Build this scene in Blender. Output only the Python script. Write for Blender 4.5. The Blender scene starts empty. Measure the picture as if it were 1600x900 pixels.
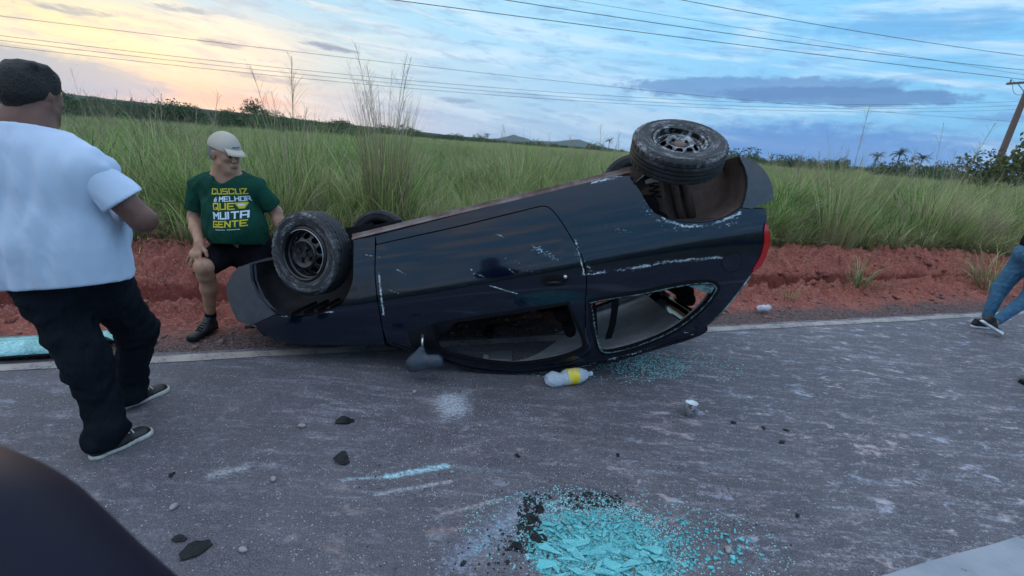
import bpy, bmesh, math, random
import numpy as np
from math import sin, cos, radians as R, pi, atan2, sqrt
from mathutils import Vector, Matrix
from mathutils.geometry import delaunay_2d_cdt
from mathutils.bvhtree import BVHTree
random.seed(4); rng = np.random.default_rng(4)
scn = bpy.context.scene; COL = scn.collection

# ------------------------------------------------------------------ camera
cd = bpy.data.cameras.new('camera'); cam = bpy.data.objects.new('camera', cd); COL.objects.link(cam)
cd.sensor_width = 36; cd.lens = 16.2; cd.clip_start = .02; cd.clip_end = 9000
roll, pitch = math.atan(.078), math.atan((450-222)*cos(math.atan(.078))/720)
fw = Vector((0, cos(pitch), -sin(pitch))); r0 = Vector((1, 0, 0)); u0 = r0.cross(fw)
rt = cos(roll)*r0+sin(roll)*u0; up = rt.cross(fw)
cam.matrix_world = Matrix(((rt.x, up.x, -fw.x, 0), (rt.y, up.y, -fw.y, 0), (rt.z, up.z, -fw.z, 1.55), (0, 0, 0, 1)))
cd.dof.use_dof = True; cd.dof.focus_distance = 3.2; cd.dof.aperture_fstop = 3.4
scn.camera = cam

def srgb(r, g, b, a=1.):
    f = lambda c: (c/255/12.92) if c/255 <= .04045 else ((c/255+.055)/1.055)**2.4
    return (f(r), f(g), f(b), a)

# ------------------------------------------------------------------ node helper
class NT:
    def __init__(s, tree): s.t = tree; s.n = tree.nodes; s.l = tree.links; s.n.clear()
    def put(s, sock, v):
        if isinstance(v, bpy.types.NodeSocket): s.l.new(v, sock)
        elif v is not None: sock.default_value = v
    def m(s, op, a, b=None, c=None, clamp=False):
        n = s.n.new('ShaderNodeMath'); n.operation = op; n.use_clamp = clamp
        for i, v in enumerate((a, b, c)):
            if v is not None: s.put(n.inputs[i], v)
        return n.outputs[0]
    def smooth(s, v, lo, hi, o0=0., o1=1.):
        n = s.n.new('ShaderNodeMapRange'); n.interpolation_type = 'SMOOTHSTEP'
        s.put(n.inputs[0], v); n.inputs[1].default_value = lo; n.inputs[2].default_value = hi
        n.inputs[3].default_value = o0; n.inputs[4].default_value = o1; return n.outputs[0]
    def noise(s, vec, scale, detail=3., rough=.55, dist=0.):
        n = s.n.new('ShaderNodeTexNoise'); s.put(n.inputs['Vector'], vec); n.inputs['Scale'].default_value = scale
        n.inputs['Detail'].default_value = detail; n.inputs['Roughness'].default_value = rough; n.inputs['Distortion'].default_value = dist
        return n.outputs['Fac']
    def voro(s, vec, scale, feature='F1', out='Distance'):
        n = s.n.new('ShaderNodeTexVoronoi'); n.feature = feature; s.put(n.inputs['Vector'], vec); n.inputs['Scale'].default_value = scale
        return n.outputs[out]
    def mix(s, f, a, b, mode='MIX'):
        n = s.n.new('ShaderNodeMix'); n.data_type = 'RGBA'; n.blend_type = mode
        s.put(n.inputs[0], f); s.put(n.inputs[6], a); s.put(n.inputs[7], b); return n.outputs[2]
    def ramp(s, f, stops, interp='LINEAR'):
        n = s.n.new('ShaderNodeValToRGB'); s.put(n.inputs[0], f); e = n.color_ramp.elements; n.color_ramp.interpolation = interp
        while len(e) < len(stops): e.new(.5)
        for i, (p, c) in enumerate(stops): e[i].position = p; e[i].color = c if len(c) == 4 else (*c, 1)
        return n.outputs[0]
    def xyz(s, v):
        n = s.n.new('ShaderNodeSeparateXYZ'); s.put(n.inputs[0], v); return n.outputs
    def comb(s, x, y, z=0.):
        n = s.n.new('ShaderNodeCombineXYZ')
        for i, v in enumerate((x, y, z)): s.put(n.inputs[i], v)
        return n.outputs[0]
    def coord(s, k='Object'):
        return s.n.new('ShaderNodeTexCoord').outputs[k]
    def mapping(s, v, scale=(1, 1, 1), rot=(0, 0, 0)):
        n = s.n.new('ShaderNodeMapping'); s.put(n.inputs[0], v); n.inputs['Scale'].default_value = scale; n.inputs['Rotation'].default_value = rot
        return n.outputs[0]
    def bump(s, h, strength=.3, dist=.01):
        n = s.n.new('ShaderNodeBump'); s.put(n.inputs['Height'], h); n.inputs['Strength'].default_value = strength; n.inputs['Distance'].default_value = dist
        return n.outputs[0]
    def seg(s, x, y, a, b, w):            # soft mask round the segment a-b in the x,y plane
        dx, dy = b[0]-a[0], b[1]-a[1]; L2 = dx*dx+dy*dy+1e-9
        px = s.m('SUBTRACT', x, a[0]); py = s.m('SUBTRACT', y, a[1])
        t = s.m('MULTIPLY_ADD', px, dx/L2, s.m('MULTIPLY', py, dy/L2)); t = s.m('MAXIMUM', s.m('MINIMUM', t, 1.), 0.)
        ex = s.m('MULTIPLY_ADD', t, -dx, px); ey = s.m('MULTIPLY_ADD', t, -dy, py)
        d = s.m('SQRT', s.m('MULTIPLY_ADD', ex, ex, s.m('MULTIPLY', ey, ey)))
        return s.m('SUBTRACT', 1., s.m('DIVIDE', d, w))     # 1 on the line, 0 at distance w, negative beyond

def mat(name, col, rough=.6, metal=0., spec=.5, bump=0., bscale=40., var=.0, vscale=8., col2=None, coat=0., alpha=None, trans=0., **kw):
    m = bpy.data.materials.new(name); m.use_nodes = True; t = NT(m.node_tree)
    b = t.n.new('ShaderNodeBsdfPrincipled'); o = t.n.new('ShaderNodeOutputMaterial'); t.l.new(b.outputs[0], o.inputs[0])
    v = t.coord(); c = col if len(col) == 4 else (*col, 1)
    if col2 is not None or var:
        c2 = col2 if col2 is not None else tuple(x*(1-var) for x in c[:3])
        c2 = c2 if len(c2) == 4 else (*c2, 1)
        f = t.smooth(t.noise(v, vscale, 5, .6), .35, .65)
        t.l.new(t.mix(f, c, c2), b.inputs['Base Color'])
    else: b.inputs['Base Color'].default_value = c
    b.inputs['Roughness'].default_value = rough; b.inputs['Metallic'].default_value = metal
    b.inputs['Specular IOR Level'].default_value = spec; b.inputs['Coat Weight'].default_value = coat; b.inputs['Transmission Weight'].default_value = trans
    b.inputs['Coat Roughness'].default_value = .06
    if bump: t.l.new(t.bump(t.noise(v, bscale, 4, .6), bump, .01), b.inputs['Normal'])
    m['n'] = 1
    return m, t, b
def M_(*a, **k): return mat(*a, **k)[0]

# ------------------------------------------------------------------ sky, sun, exposure
w = bpy.data.worlds.new('World'); scn.world = w; w.use_nodes = True; t = NT(w.node_tree)
D = t.xyz(t.coord('Generated'))
az = t.m('MULTIPLY', t.m('ARCTAN2', D[0], D[1]), 180/pi)
el = t.m('MULTIPLY', t.m('ARCSINE', D[2]), 180/pi)
f = t.m('MULTIPLY_ADD', az, 1/360, .5)
A = lambda a: a/360+.5
def band(stops): return t.ramp(f, [(A(a), srgb(*c)) for a, c in stops], 'EASE')
low = band([(-180, (112, 158, 200)), (-110, (150, 170, 190)), (-65, (215, 195, 175)), (-46, (196, 192, 196)), (-33, (252, 190, 146)), (-26, (232, 196, 178)), (-17, (205, 200, 208)), (-6, (172, 196, 218)), (8, (150, 188, 220)), (24, (98, 156, 212)), (44, (92, 154, 212)), (100, (96, 152, 204)), (180, (112, 158, 200))])
mid = band([(-180, (118, 176, 220)), (-100, (165, 185, 190)), (-60, (238, 222, 180)), (-40, (250, 228, 178)), (-30, (234, 218, 196)), (-20, (196, 210, 212)), (-8, (172, 205, 226)), (5, (158, 200, 230)), (25, (130, 192, 232)), (45, (120, 188, 230)), (180, (118, 176, 220))])
top = band([(-180, (108, 176, 228)), (-80, (140, 185, 215)), (-46, (168, 198, 212)), (-30, (168, 206, 226)), (0, (160, 208, 234)), (20, (134, 198, 236)), (45, (116, 186, 232)), (180, (108, 176, 228))])
v3 = t.comb(t.m('MULTIPLY', az, .11), t.m('MULTIPLY', t.m('MULTIPLY_ADD', az, -.05, el), .5), 0.)
wob = t.noise(v3, .9, 5, .6, .4)
elw = t.m('MULTIPLY_ADD', t.m('SUBTRACT', wob, .5), 5.0, el)
base = t.mix(t.smooth(elw, .2, 5.5), low, mid); base = t.mix(t.smooth(elw, 6.5, 12.), base, top)
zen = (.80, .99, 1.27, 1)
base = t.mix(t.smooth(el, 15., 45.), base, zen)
# thin streaky cirrus everywhere, stretched along the horizon
cir = t.noise(t.comb(t.m('MULTIPLY', az, .05), t.m('MULTIPLY', t.m('MULTIPLY_ADD', az, .10, el), .42), 3.), 1.3, 8, .62, .8)
base = t.mix(t.m('MULTIPLY', t.smooth(cir, .44, .68), .75), base, t.mix(t.smooth(az, -42., 0.), srgb(255, 232, 196), srgb(198, 222, 240)))
fine = t.noise(t.comb(t.m('MULTIPLY', az, .16), t.m('MULTIPLY', t.m('MULTIPLY_ADD', az, .07, el), .9), 7.), 1.6, 8, .65, .5)
base = t.mix(t.m('MULTIPLY', t.smooth(fine, .46, .66), .5), base, t.mix(t.smooth(az, -35., 5.), srgb(176, 178, 190), srgb(112, 160, 208)))
edge = t.noise(t.comb(t.m('MULTIPLY', az, .5), t.m('MULTIPLY', el, 1.1), 0.), 1.0, 7, .66)
edge2 = t.noise(t.comb(t.m('MULTIPLY', az, .55), t.m('MULTIPLY', t.m('MULTIPLY_ADD', az, .06, el), 2.6), 4.), 1.3, 6, .68)
def cloud(base, a0, e0, wa, we, col, s=1., slope=0., k=1.4, lo=.0, hi=.45):
    u = t.m('DIVIDE', t.m('SUBTRACT', az, a0), wa)
    v = t.m('DIVIDE', t.m('MULTIPLY_ADD', t.m('SUBTRACT', az, a0), -slope, t.m('SUBTRACT', el, e0)), we)
    r = t.m('SUBTRACT', 1., t.m('MULTIPLY_ADD', u, u, t.m('MULTIPLY', v, v)))
    r = t.m('MULTIPLY_ADD', t.m('SUBTRACT', edge2 if we < .6 else edge, .5), k*(4.2 if we < .6 else 2), r)
    return t.mix(t.m('MULTIPLY', t.smooth(r, lo, 1.0 if we < .6 else hi), s), base, srgb(*col))
base = cloud(base, -43, 2.6, 9, 2.0, (158, 172, 190), .85, -.10, .8, 0, .8)
base = cloud(base, -30, 2.0, 6, .8, (250, 178, 148), .7, .03, 1.2, 0, 1.2)
base = cloud(base, -21.5, 8.0, 3.2, .42, (118, 138, 168), .85, -.06, .6)
base = cloud(base, -31.5, 6.9, 2.2, .4, (132, 142, 160), .7, -.05, .7)
base = cloud(base, -42, 7.7, 3.5, .4, (140, 155, 170), .7, .05, .7)
base = cloud(base, -34, 9.3, 3.2, .35, (138, 158, 178), .7, .05, .7)
base = cloud(base, -28, 4.3, 4.5, .4, (150, 155, 172), .6, -.05, .8)
base = cloud(base, -8.3, 4.1, 2.8, .4, (120, 146, 182), .7, 0, .8)
base = cloud(base, 0, 5.2, 5, .4, (140, 168, 202), .5, 0, .9)
base = cloud(base, 27, 5.0, 13, .55, (176, 212, 238), .7, .05, .9)
base = cloud(base, 31, 1.8, 17, 2.8, (66, 128, 200), .85, .0, .9, 0, .9)
base = cloud(base, 24, 7.1, 15, 1.25, (96, 140, 190), .85, .015, .95, .0, .5)
base = cloud(base, 31, 6.5, 12, 1.0, (84, 126, 178), .85, -.01, .9, .05, .5)
base = cloud(base, 36, 12.2, 9, 1.2, (96, 158, 212), .55, .0, 1.1, .0, .8)
base = cloud(base, 44, 4.9, 4, .45, (90, 140, 196), .7, 0, .8)
base = cloud(base, 14, 3.6, 6, .9, (178, 206, 232), .6, 0, 1.0)
sky = t.n.new('ShaderNodeTexSky'); sky.sky_type = 'NISHITA'; sky.sun_disc = False
sky.sun_elevation = R(4); sky.sun_rotation = R(-34)
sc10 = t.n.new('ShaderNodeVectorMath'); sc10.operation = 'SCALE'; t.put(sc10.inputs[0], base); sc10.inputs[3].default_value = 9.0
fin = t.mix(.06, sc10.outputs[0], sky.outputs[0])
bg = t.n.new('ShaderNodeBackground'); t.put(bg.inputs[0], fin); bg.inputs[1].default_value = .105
wo = t.n.new('ShaderNodeOutputWorld'); t.l.new(bg.outputs[0], wo.inputs[0])
sl = bpy.data.lights.new('sun', 'SUN'); sl.energy = .5; sl.angle = R(12); sl.color = (1, .72, .5)
so = bpy.data.objects.new('sun', sl); COL.objects.link(so)
sd = Vector((sin(R(-34))*cos(R(4)), cos(R(-34))*cos(R(4)), sin(R(4))))
so.rotation_euler = sd.to_track_quat('Z', 'Y').to_euler()
vs = scn.view_settings; vs.view_transform = 'Standard'; vs.look = 'None'; vs.gamma = 1; vs.exposure = 0.5; vs.use_curve_mapping = False
scn.cycles.max_bounces = 6; scn.cycles.diffuse_bounces = 3; scn.cycles.transparent_max_bounces = 12

# ------------------------------------------------------------------ object helpers
def tag(o, label=None, cat=None, group=None, kind=None):
    if label: o['label'] = label
    if cat: o['category'] = cat
    if group: o['group'] = group
    if kind: o['kind'] = kind
    return o
def empty(name, loc=(0, 0, 0), parent=None):
    o = bpy.data.objects.new(name, None); COL.objects.link(o); o.location = loc; o.empty_display_size = .2
    if parent: o.parent = parent
    return o
def mobj(name, V, F, m, parent=None, smooth=False, link=True):
    me = bpy.data.meshes.new(name); me.from_pydata([tuple(map(float, v)) for v in V], [], F); me.update()
    if m: me.materials.append(m)
    if smooth: me.polygons.foreach_set('use_smooth', [True]*len(me.polygons))
    o = bpy.data.objects.new(name, me)
    if link: COL.objects.link(o)
    if parent: o.parent = parent
    return o
def npobj(name, V, Q, m, parent=None, smooth=False, link=True, col=None):
    """fast mesh from numpy arrays; Q is (n,3) or (n,4)"""
    me = bpy.data.meshes.new(name); V = np.asarray(V, np.float32); Q = np.asarray(Q, np.int32); k = Q.shape[1]
    me.vertices.add(len(V)); me.vertices.foreach_set('co', V.ravel())
    me.loops.add(Q.size); me.loops.foreach_set('vertex_index', Q.ravel())
    me.polygons.add(len(Q)); me.polygons.foreach_set('loop_start', np.arange(0, Q.size, k, dtype=np.int32))
    me.polygons.foreach_set('loop_total', np.full(len(Q), k, np.int32))
    if smooth: me.polygons.foreach_set('use_smooth', np.ones(len(Q), bool))
    me.update(calc_edges=True); me.validate()
    if m: me.materials.append(m)
    if col is not None:
        a = me.color_attributes.new('tint', 'FLOAT_COLOR', 'POINT'); c = np.ones((len(V), 4), np.float32); c[:, :3] = np.asarray(col).reshape(len(V), -1); a.data.foreach_set('color', c.ravel())
    o = bpy.data.objects.new(name, me)
    if link: COL.objects.link(o)
    if parent: o.parent = parent
    return o
class MB:
    def __init__(s): s.v = []; s.f = []
    def add(s, V, F):
        b = len(s.v); s.v += [tuple(v) for v in V]; s.f += [tuple(i+b for i in q) for q in F]; return s
    def box(s, c, d, rot=None, taper=1.):
        V = []
        for z in (-1, 1):
            for x, y in ((-1, -1), (1, -1), (1, 1), (-1, 1)):
                k = taper if z > 0 else 1.
                p = Vector((x*d[0]/2*k, y*d[1]/2*k, z*d[2]/2))
                if rot is not None: p = rot @ p
                V.append(p+Vector(c))
        return s.add(V, [(3, 2, 1, 0), (4, 5, 6, 7), (0, 1, 5, 4), (1, 2, 6, 5), (2, 3, 7, 6), (3, 0, 4, 7)])
    def tube(s, pts, r, n=8, cap=True):
        pts = [Vector(p) for p in pts]; rs = r if hasattr(r, '__len__') else [r]*len(pts); V = []; F = []
        for i, p in enumerate(pts):
            d = (pts[min(i+1, len(pts)-1)]-pts[max(i-1, 0)]).normalized()
            a = d.cross(Vector((0, 0, 1)) if abs(d.z) < .9 else Vector((1, 0, 0))).normalized(); b = d.cross(a)
            for k in range(n): V.append(p+rs[i]*(cos(2*pi*k/n)*a+sin(2*pi*k/n)*b))
        for i in range(len(pts)-1):
            for k in range(n): F.append((i*n+k, i*n+(k+1) % n, (i+1)*n+(k+1) % n, (i+1)*n+k))
        if cap: F += [tuple(range(n-1, -1, -1)), tuple(range((len(pts)-1)*n, len(pts)*n))]
        return s.add(V, F)
    def lathe(s, prof, n=48, Mx=None):      # prof: (radius, height); axis +Z
        V = []; F = []
        for r_, h in prof:
            for k in range(n):
                p = Vector((r_*cos(2*pi*k/n), r_*sin(2*pi*k/n), h)); V.append(Mx @ p if Mx else p)
        for i in range(len(prof)-1):
            for k in range(n): F.append((i*n+k, i*n+(k+1) % n, (i+1)*n+(k+1) % n, (i+1)*n+k))
        return s.add(V, F)
    def build(s, name, m, parent=None, smooth=False): return mobj(name, s.v, s.f, m, parent, smooth)
def bevel(o, w_=.004, seg=2):
    b = o.modifiers.new('b', 'BEVEL'); b.width = w_; b.segments = seg; b.limit_method = 'ANGLE'; return o
def autosmooth(o, ang=35):
    me = o.data; me.polygons.foreach_set('use_smooth', [True]*len(me.polygons))
    bm = bmesh.new(); bm.from_mesh(me)
    for e in bm.edges:
        if len(e.link_faces) == 2 and e.calc_face_angle(0) > R(ang): e.smooth = False
    bm.to_mesh(me); bm.free(); return o
def catmull(P, n=6):
    P = [Vector(p) for p in P]; out = []
    for i in range(len(P)-1):
        a, b, c, d = P[max(i-1, 0)], P[i], P[i+1], P[min(i+2, len(P)-1)]
        for k in range(n):
            t_ = k/n; out.append(.5*((2*b)+(c-a)*t_+(2*a-5*b+4*c-d)*t_*t_+(3*b-a-3*c+d)*t_**3))
    out.append(P[-1]); return out

# ------------------------------------------------------------------ SDF bodies (smooth union of tapered limbs, surface nets)
def cone(a, b, ra, rb=None, flat=None, k=None, sub=False): return dict(a=a, b=b, ra=ra, rb=ra if rb is None else rb, flat=flat, k=k, sub=sub)
def sdf_eval(P, prims, k0):
    d = None
    for q in prims:
        a = np.array(q['a'], float); b = np.array(q['b'], float); X = P-a; ab = b-a
        if q['flat'] is not None:
            n = np.array(q['flat'][0], float); n /= np.linalg.norm(n); s_ = q['flat'][1]
            X = X+((1/s_-1)*(X@n))[:, None]*n; ab = ab+(1/s_-1)*(ab@n)*n
        L2 = max(ab@ab, 1e-9); tt = np.clip((X@ab)/L2, 0, 1)
        dd = np.linalg.norm(X-tt[:, None]*ab, axis=1)-(q['ra']+(q['rb']-q['ra'])*tt)
        if q['flat'] is not None: dd = dd*min(1., (1+q['flat'][1])/2)
        k = q['k'] or k0
        if d is None: d = dd
        elif q['sub']: h = np.clip(.5-.5*(d+dd)/k, 0, 1); d = d*(1-h)+(-dd)*h+k*h*(1-h)
        else: h = np.clip(.5+.5*(dd-d)/k, 0, 1); d = d*h+dd*(1-h)-k*h*(1-h)
    return d
def sdf_mesh(name, prims, res, m, k=.03, parent=None, warp=None, cut=None, smooth=True):
    """cut: list of (point, normal): keeps the side the normal points away from"""
    pts = np.array([p for q in prims if not q['sub'] for p in (np.array(q['a'])-max(q['ra'], q['rb']), np.array(q['a'])+max(q['ra'], q['rb']), np.array(q['b'])-max(q['ra'], q['rb']), np.array(q['b'])+max(q['ra'], q['rb']))])
    lo = pts.min(0)-.04; hi = pts.max(0)+.04; B = 8
    n = (np.ceil((hi-lo)/res/B).astype(int)+1)*B
    def ev(P):
        Q = P if warp is None else warp(P)
        d = sdf_eval(Q, prims, k)
        if cut:
            for p0, nn in cut:
                nn = np.array(nn, float); nn /= np.linalg.norm(nn); d = np.maximum(d, (P-np.array(p0))@nn)
        return d
    nb = n//B; g = np.stack(np.meshgrid(*[np.arange(x) for x in nb], indexing='ij'), -1).reshape(-1, 3)
    cen = lo+(g+.5)*B*res; dc = ev(cen); act = g[np.abs(dc) < B*res*1.25+.02]
    V = np.ones(n, np.float32)*.01
    gi = g[dc < -(B*res*1.25+.02)]
    for b in gi: V[b[0]*B:(b[0]+1)*B, b[1]*B:(b[1]+1)*B, b[2]*B:(b[2]+1)*B] = -.01
    off = np.stack(np.meshgrid(*[np.arange(B)]*3, indexing='ij'), -1).reshape(-1, 3)
    for c0 in range(0, len(act), 600):
        idx = (act[c0:c0+600, None]*B+off[None]).reshape(-1, 3)
        V[idx[:, 0], idx[:, 1], idx[:, 2]] = ev(lo+idx*res)
    S = V < 0
    # surface nets
    cs = np.zeros(np.array(S.shape)-1, np.uint8)
    for i in (0, 1):
        for j in (0, 1):
            for l in (0, 1): cs += S[i:S.shape[0]-1+i, j:S.shape[1]-1+j, l:S.shape[2]-1+l]
    cells = np.argwhere((cs > 0) & (cs < 8)); vid = np.full(cs.shape, -1, np.int32); vid[tuple(cells.T)] = np.arange(len(cells))
    acc = np.zeros((len(cells), 3)); cnt = np.zeros(len(cells))
    C8 = [(i, j, l) for i in (0, 1) for j in (0, 1) for l in (0, 1)]
    for a in C8:
        for ax in range(3):
            if a[ax]: continue
            b = list(a); b[ax] = 1
            ia = cells+np.array(a); ib = cells+np.array(b); va = V[tuple(ia.T)]; vb = V[tuple(ib.T)]
            c = (va < 0) != (vb < 0); tt = np.where(c, va/np.where(c, va-vb, 1), 0)
            acc += np.where(c[:, None], np.array(a)+tt[:, None]*(np.array(b)-np.array(a)), 0); cnt += c
    X = lo+(cells+acc/cnt[:, None])*res; Q = []
    for ax in range(3):
        o1, o2 = [(1, 2), (2, 0), (0, 1)][ax]
        sl1 = [slice(None)]*3; sl2 = [slice(None)]*3; sl1[ax] = slice(0, -1); sl2[ax] = slice(1, None)
        e = np.argwhere(S[tuple(sl1)] != S[tuple(sl2)])
        e = e[(e[:, o1] > 0) & (e[:, o2] > 0) & (e[:, o1] < cs.shape[o1]) & (e[:, o2] < cs.shape[o2])]
        d1 = np.zeros(3, int); d1[o1] = 1; d2 = np.zeros(3, int); d2[o2] = 1
        q = np.stack([vid[tuple((e-d1-d2).T)], vid[tuple((e-d2).T)], vid[tuple(e.T)], vid[tuple((e-d1).T)]], 1)
        fl = S[tuple(e.T)]; q[~fl] = q[~fl][:, ::-1]; Q.append(q)
    Q = np.concatenate(Q); Q = Q[(Q >= 0).all(1)]
    return npobj(name, X, Q, m, parent, smooth)
def folds(amp=.004, fr=22., seed=0, stretch=(1, 1, .45)):
    r_ = np.random.default_rng(seed); K = r_.normal(size=(7, 3))*np.array(stretch); K /= np.linalg.norm(K, axis=1)[:, None]
    ph = r_.uniform(0, 6.3, 7); FR = fr*r_.uniform(.5, 1.7, 7)
    def f(P):
        W = P*1.0; W = W+.02*np.sin(P[:, [1, 2, 0]]*9+ph[:3])
        h = sum(np.abs(np.sin((W@K[i])*FR[i]*.5+ph[i]))*(1 if i % 2 else -1) for i in range(7))
        c = P.mean(0) if len(P) > 5000 else P.mean(0)
        return P+(h*amp)[:, None]*np.array([.6, .7, .25])
    return f

# ------------------------------------------------------------------ road frame: s along the road, t across it (away from the camera)
ES = np.array([.9516, .3074]); ET = np.array([-.3074, .9516])
def RC(s, t_, z=0.): return (s*ES[0]+t_*ET[0], s*ES[1]+t_*ET[1], z)
_rn = np.random.default_rng(11); _K = _rn.normal(size=(26, 2)); _K /= np.linalg.norm(_K, axis=1)[:, None]; _P = _rn.uniform(0, 6.3, 26)
def lump(s, t_, f0, n=6, o=0, rough=.55):
    h = 0; a = 1; fr = f0
    for i in range(n):
        j = (i*3+o) % 24
        for q in range(3): h = h+a*np.sin((s*_K[j+q, 0]+t_*_K[j+q, 1])*fr*(1+.17*q)+_P[j+q])/3
        a *= rough; fr *= 1.9
    return h
def verge_h(s, t_):
    s = np.asarray(s, float); t_ = np.asarray(t_, float)
    jig = .16*lump(s, t_, 1.1, 3)+.08*lump(s, t_, 4, 3, 5)
    T = t_+jig
    kt = np.array([3.3, 3.5, 3.95, 4.25, 4.5, 4.8, 5.02, 5.2, 5.45, 5.9, 6.4, 7.2, 9.]); kz = np.array([-.03, -.02, -.035, .03, -.03, -.17, -.19, -.06, .10, .15, .10, .06, .02])
    z = np.interp(T, kt, kz)
    am = np.interp(t_, [3.4, 4., 4.3, 7, 9], [.006, .018, .062, .060, .0])
    rub = np.abs(lump(s, t_, 9, 5, 2, .68))*1.0+.5*lump(s, t_, 33, 3, 7, .8)
    return z+am*(rub*1.3)+.055*lump(s, t_, 1.3, 3, 9)*np.interp(t_, [4, 4.6], [0, 1])

# asphalt
MA, t, b = mat('asphalt', (.1, .1, .1), rough=.75, spec=.35)
v = t.coord(); X, Y, Z = t.xyz(v)[:3]
n1 = t.noise(v, 170., 2, .7); n2 = t.noise(v, 2.1, 6, .65, .3); sp = t.voro(v, 140.)
c = t.mix(t.smooth(n1, .32, .68), (.034, .032, .040, 1), (.19, .178, .205, 1)); n5 = t.noise(v, 38., 5, .75); c = t.mix(t.m('MULTIPLY', t.smooth(n5, .40, .64), .55), c, (.045, .042, .052, 1))
c = t.mix(t.m('MULTIPLY', t.smooth(n2, .35, .72), .42), c, (.17, .16, .175, 1))
# dust swept in streaks (grey-pink), two directions
va = t.mapping(v, (1.3, 9., 1), (0, 0, R(-22))); vb = t.mapping(v, (2.2, 14., 1), (0, 0, R(24)))
gate = t.smooth(t.noise(v, 1.1, 4, .65), .38, .58)
d1 = t.m('MULTIPLY', t.smooth(t.noise(va, 1.5, 8, .75), .50, .68), gate)
d2 = t.m('MULTIPLY', t.smooth(t.noise(vb, 1.3, 8, .75), .50, .68), t.smooth(X, -.5, 1.6))
grain = t.smooth(t.noise(v, 60., 4, .75), .40, .62)
c = t.mix(t.m('MULTIPLY', t.m('MULTIPLY', d1, grain), .85), c, (.44, .45, .52, 1))
c = t.mix(t.m('MULTIPLY', t.m('MULTIPLY', d2, grain), .8), c, (.50, .44, .46, 1))
orange = t.m('MULTIPLY', t.smooth(t.noise(v, 2.6, 6, .7), .60, .74), t.smooth(Y, 2.9, 1.9))
c = t.mix(t.m('MULTIPLY', orange, .5), c, (.40, .30, .27, 1))
dark = t.smooth(t.noise(v, 1.2, 4, .6), .57, .75); c = t.mix(t.m('MULTIPLY', dark, .35), c, (.085, .08, .09, 1))
# blotches of dust and dried soil, thicker towards the right
vm = t.mapping(v, (1, 2.0, 1), (0, 0, R(-28)))
b1_ = t.smooth(t.noise(vm, 6., 8, .75, .5), .53, .66); b2_ = t.smooth(t.noise(vm, 21., 7, .75), .56, .68); g2_ = t.m('MULTIPLY_ADD', t.smooth(X, -.6, 2.2), .65, .35)
kill = t.smooth(t.noise(v, 1.7, 3, .6), .35, .55)
c = t.mix(t.m('MULTIPLY', t.m('MULTIPLY', b1_, g2_), t.m('MULTIPLY', kill, .9)), c, t.mix(t.smooth(t.noise(v, 2.3, 2), .45, .6), (.44, .46, .55, 1), (.56, .45, .44, 1)))
c = t.mix(t.m('MULTIPLY', t.m('MULTIPLY', b2_, g2_), .75), c, (.50, .52, .60, 1))
# scrape and powder marks left by the crash: (a, b, width, colour, strength, grain threshold)
grit = t.smooth(t.noise(v, 55., 6, .85), .38, .60, .12, 1.)
for a_, b_, w_, col_, s_ in [((-.33, 2.50), (-.29, 2.42), .17, (.50, .54, .60, 1), 1.3), ((-.33, 2.30), (-.24, 2.62), .10, (.40, .44, .50, 1), .8),
    ((-.72, 1.755), (-.52, 1.80), .022, (.36, .52, .58, 1), 1.0), ((-.52, 1.80), (-.26, 1.905), .035, (.45, .75, .85, 1), 1.2), ((-.26, 1.905), (.05, 1.90), .05, (.36, .52, .62, 1), .6),
    ((-.54, 1.68), (-.22, 1.80), .028, (.45, .47, .52, 1), 1.0), ((-.22, 1.80), (-.02, 1.88), .03, (.45, .36, .36, 1), .6), ((-.22, 1.60), (.02, 1.71), .03, (.50, .42, .42, 1), .9),
    ((-.25, 2.02), (-.08, 2.13), .05, (.5, .46, .47, 1), .7), ((-.12, 1.375), (.16, 1.70), .16, (.34, .42, .56, 1), .85), ((-.26, 1.50), (-.13, 1.53), .04, (.46, .30, .27, 1), .8),
    ((-.06, 1.34), (-.02, 1.42), .05, (.5, .3, .24, 1), .6), ((-1.30, 1.72), (-1.20, 1.78), .07, (.48, .50, .54, 1), .9), ((1.10, 2.49), (1.75, 2.52), .022, (.42, .40, .42, 1), .8),
    ((1.12, 2.47), (1.20, 2.46), .05, (.5, .42, .42, 1), .9), ((-.35, 2.22), (-.34, 2.0), .035, (.38, .36, .40, 1), .6), ((1.1, 2.05), (1.6, 2.25), .09, (.40, .43, .50, 1), .55),
    ((1.9, 1.9), (2.3, 2.2), .12, (.42, .36, .36, 1), .6), ((.7, 1.95), (1.0, 2.2), .10, (.40, .42, .48, 1), .45), ((1.5, 1.72), (1.75, 1.80), .07, (.48, .42, .42, 1), .7), ((-2.0, 2.35), (-1.3, 2.55), .08, (.36, .37, .42, 1), .5), ((-2.2, 1.6), (-1.7, 1.5), .06, (.36, .37, .42, 1), .5)]:
    mk = t.m('MULTIPLY', t.m('MAXIMUM', t.seg(X, Y, a_, b_, w_), 0.), s_)
    mk = t.smooth(t.m('MULTIPLY_ADD', t.m('SUBTRACT', t.noise(t.mapping(v, (1, 2.2, 1), (0, 0, R(-15))), 30., 7, .85), .5), 3.4, mk), .30, 1.05)
    mk = t.m('MULTIPLY', t.m('MULTIPLY', mk, grit), t.smooth(t.seg(X, Y, a_, b_, w_*1.25), 0, .15))
    c = t.mix(t.m('MULTIPLY', mk, min(1, s_*.9)), c, col_)
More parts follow.
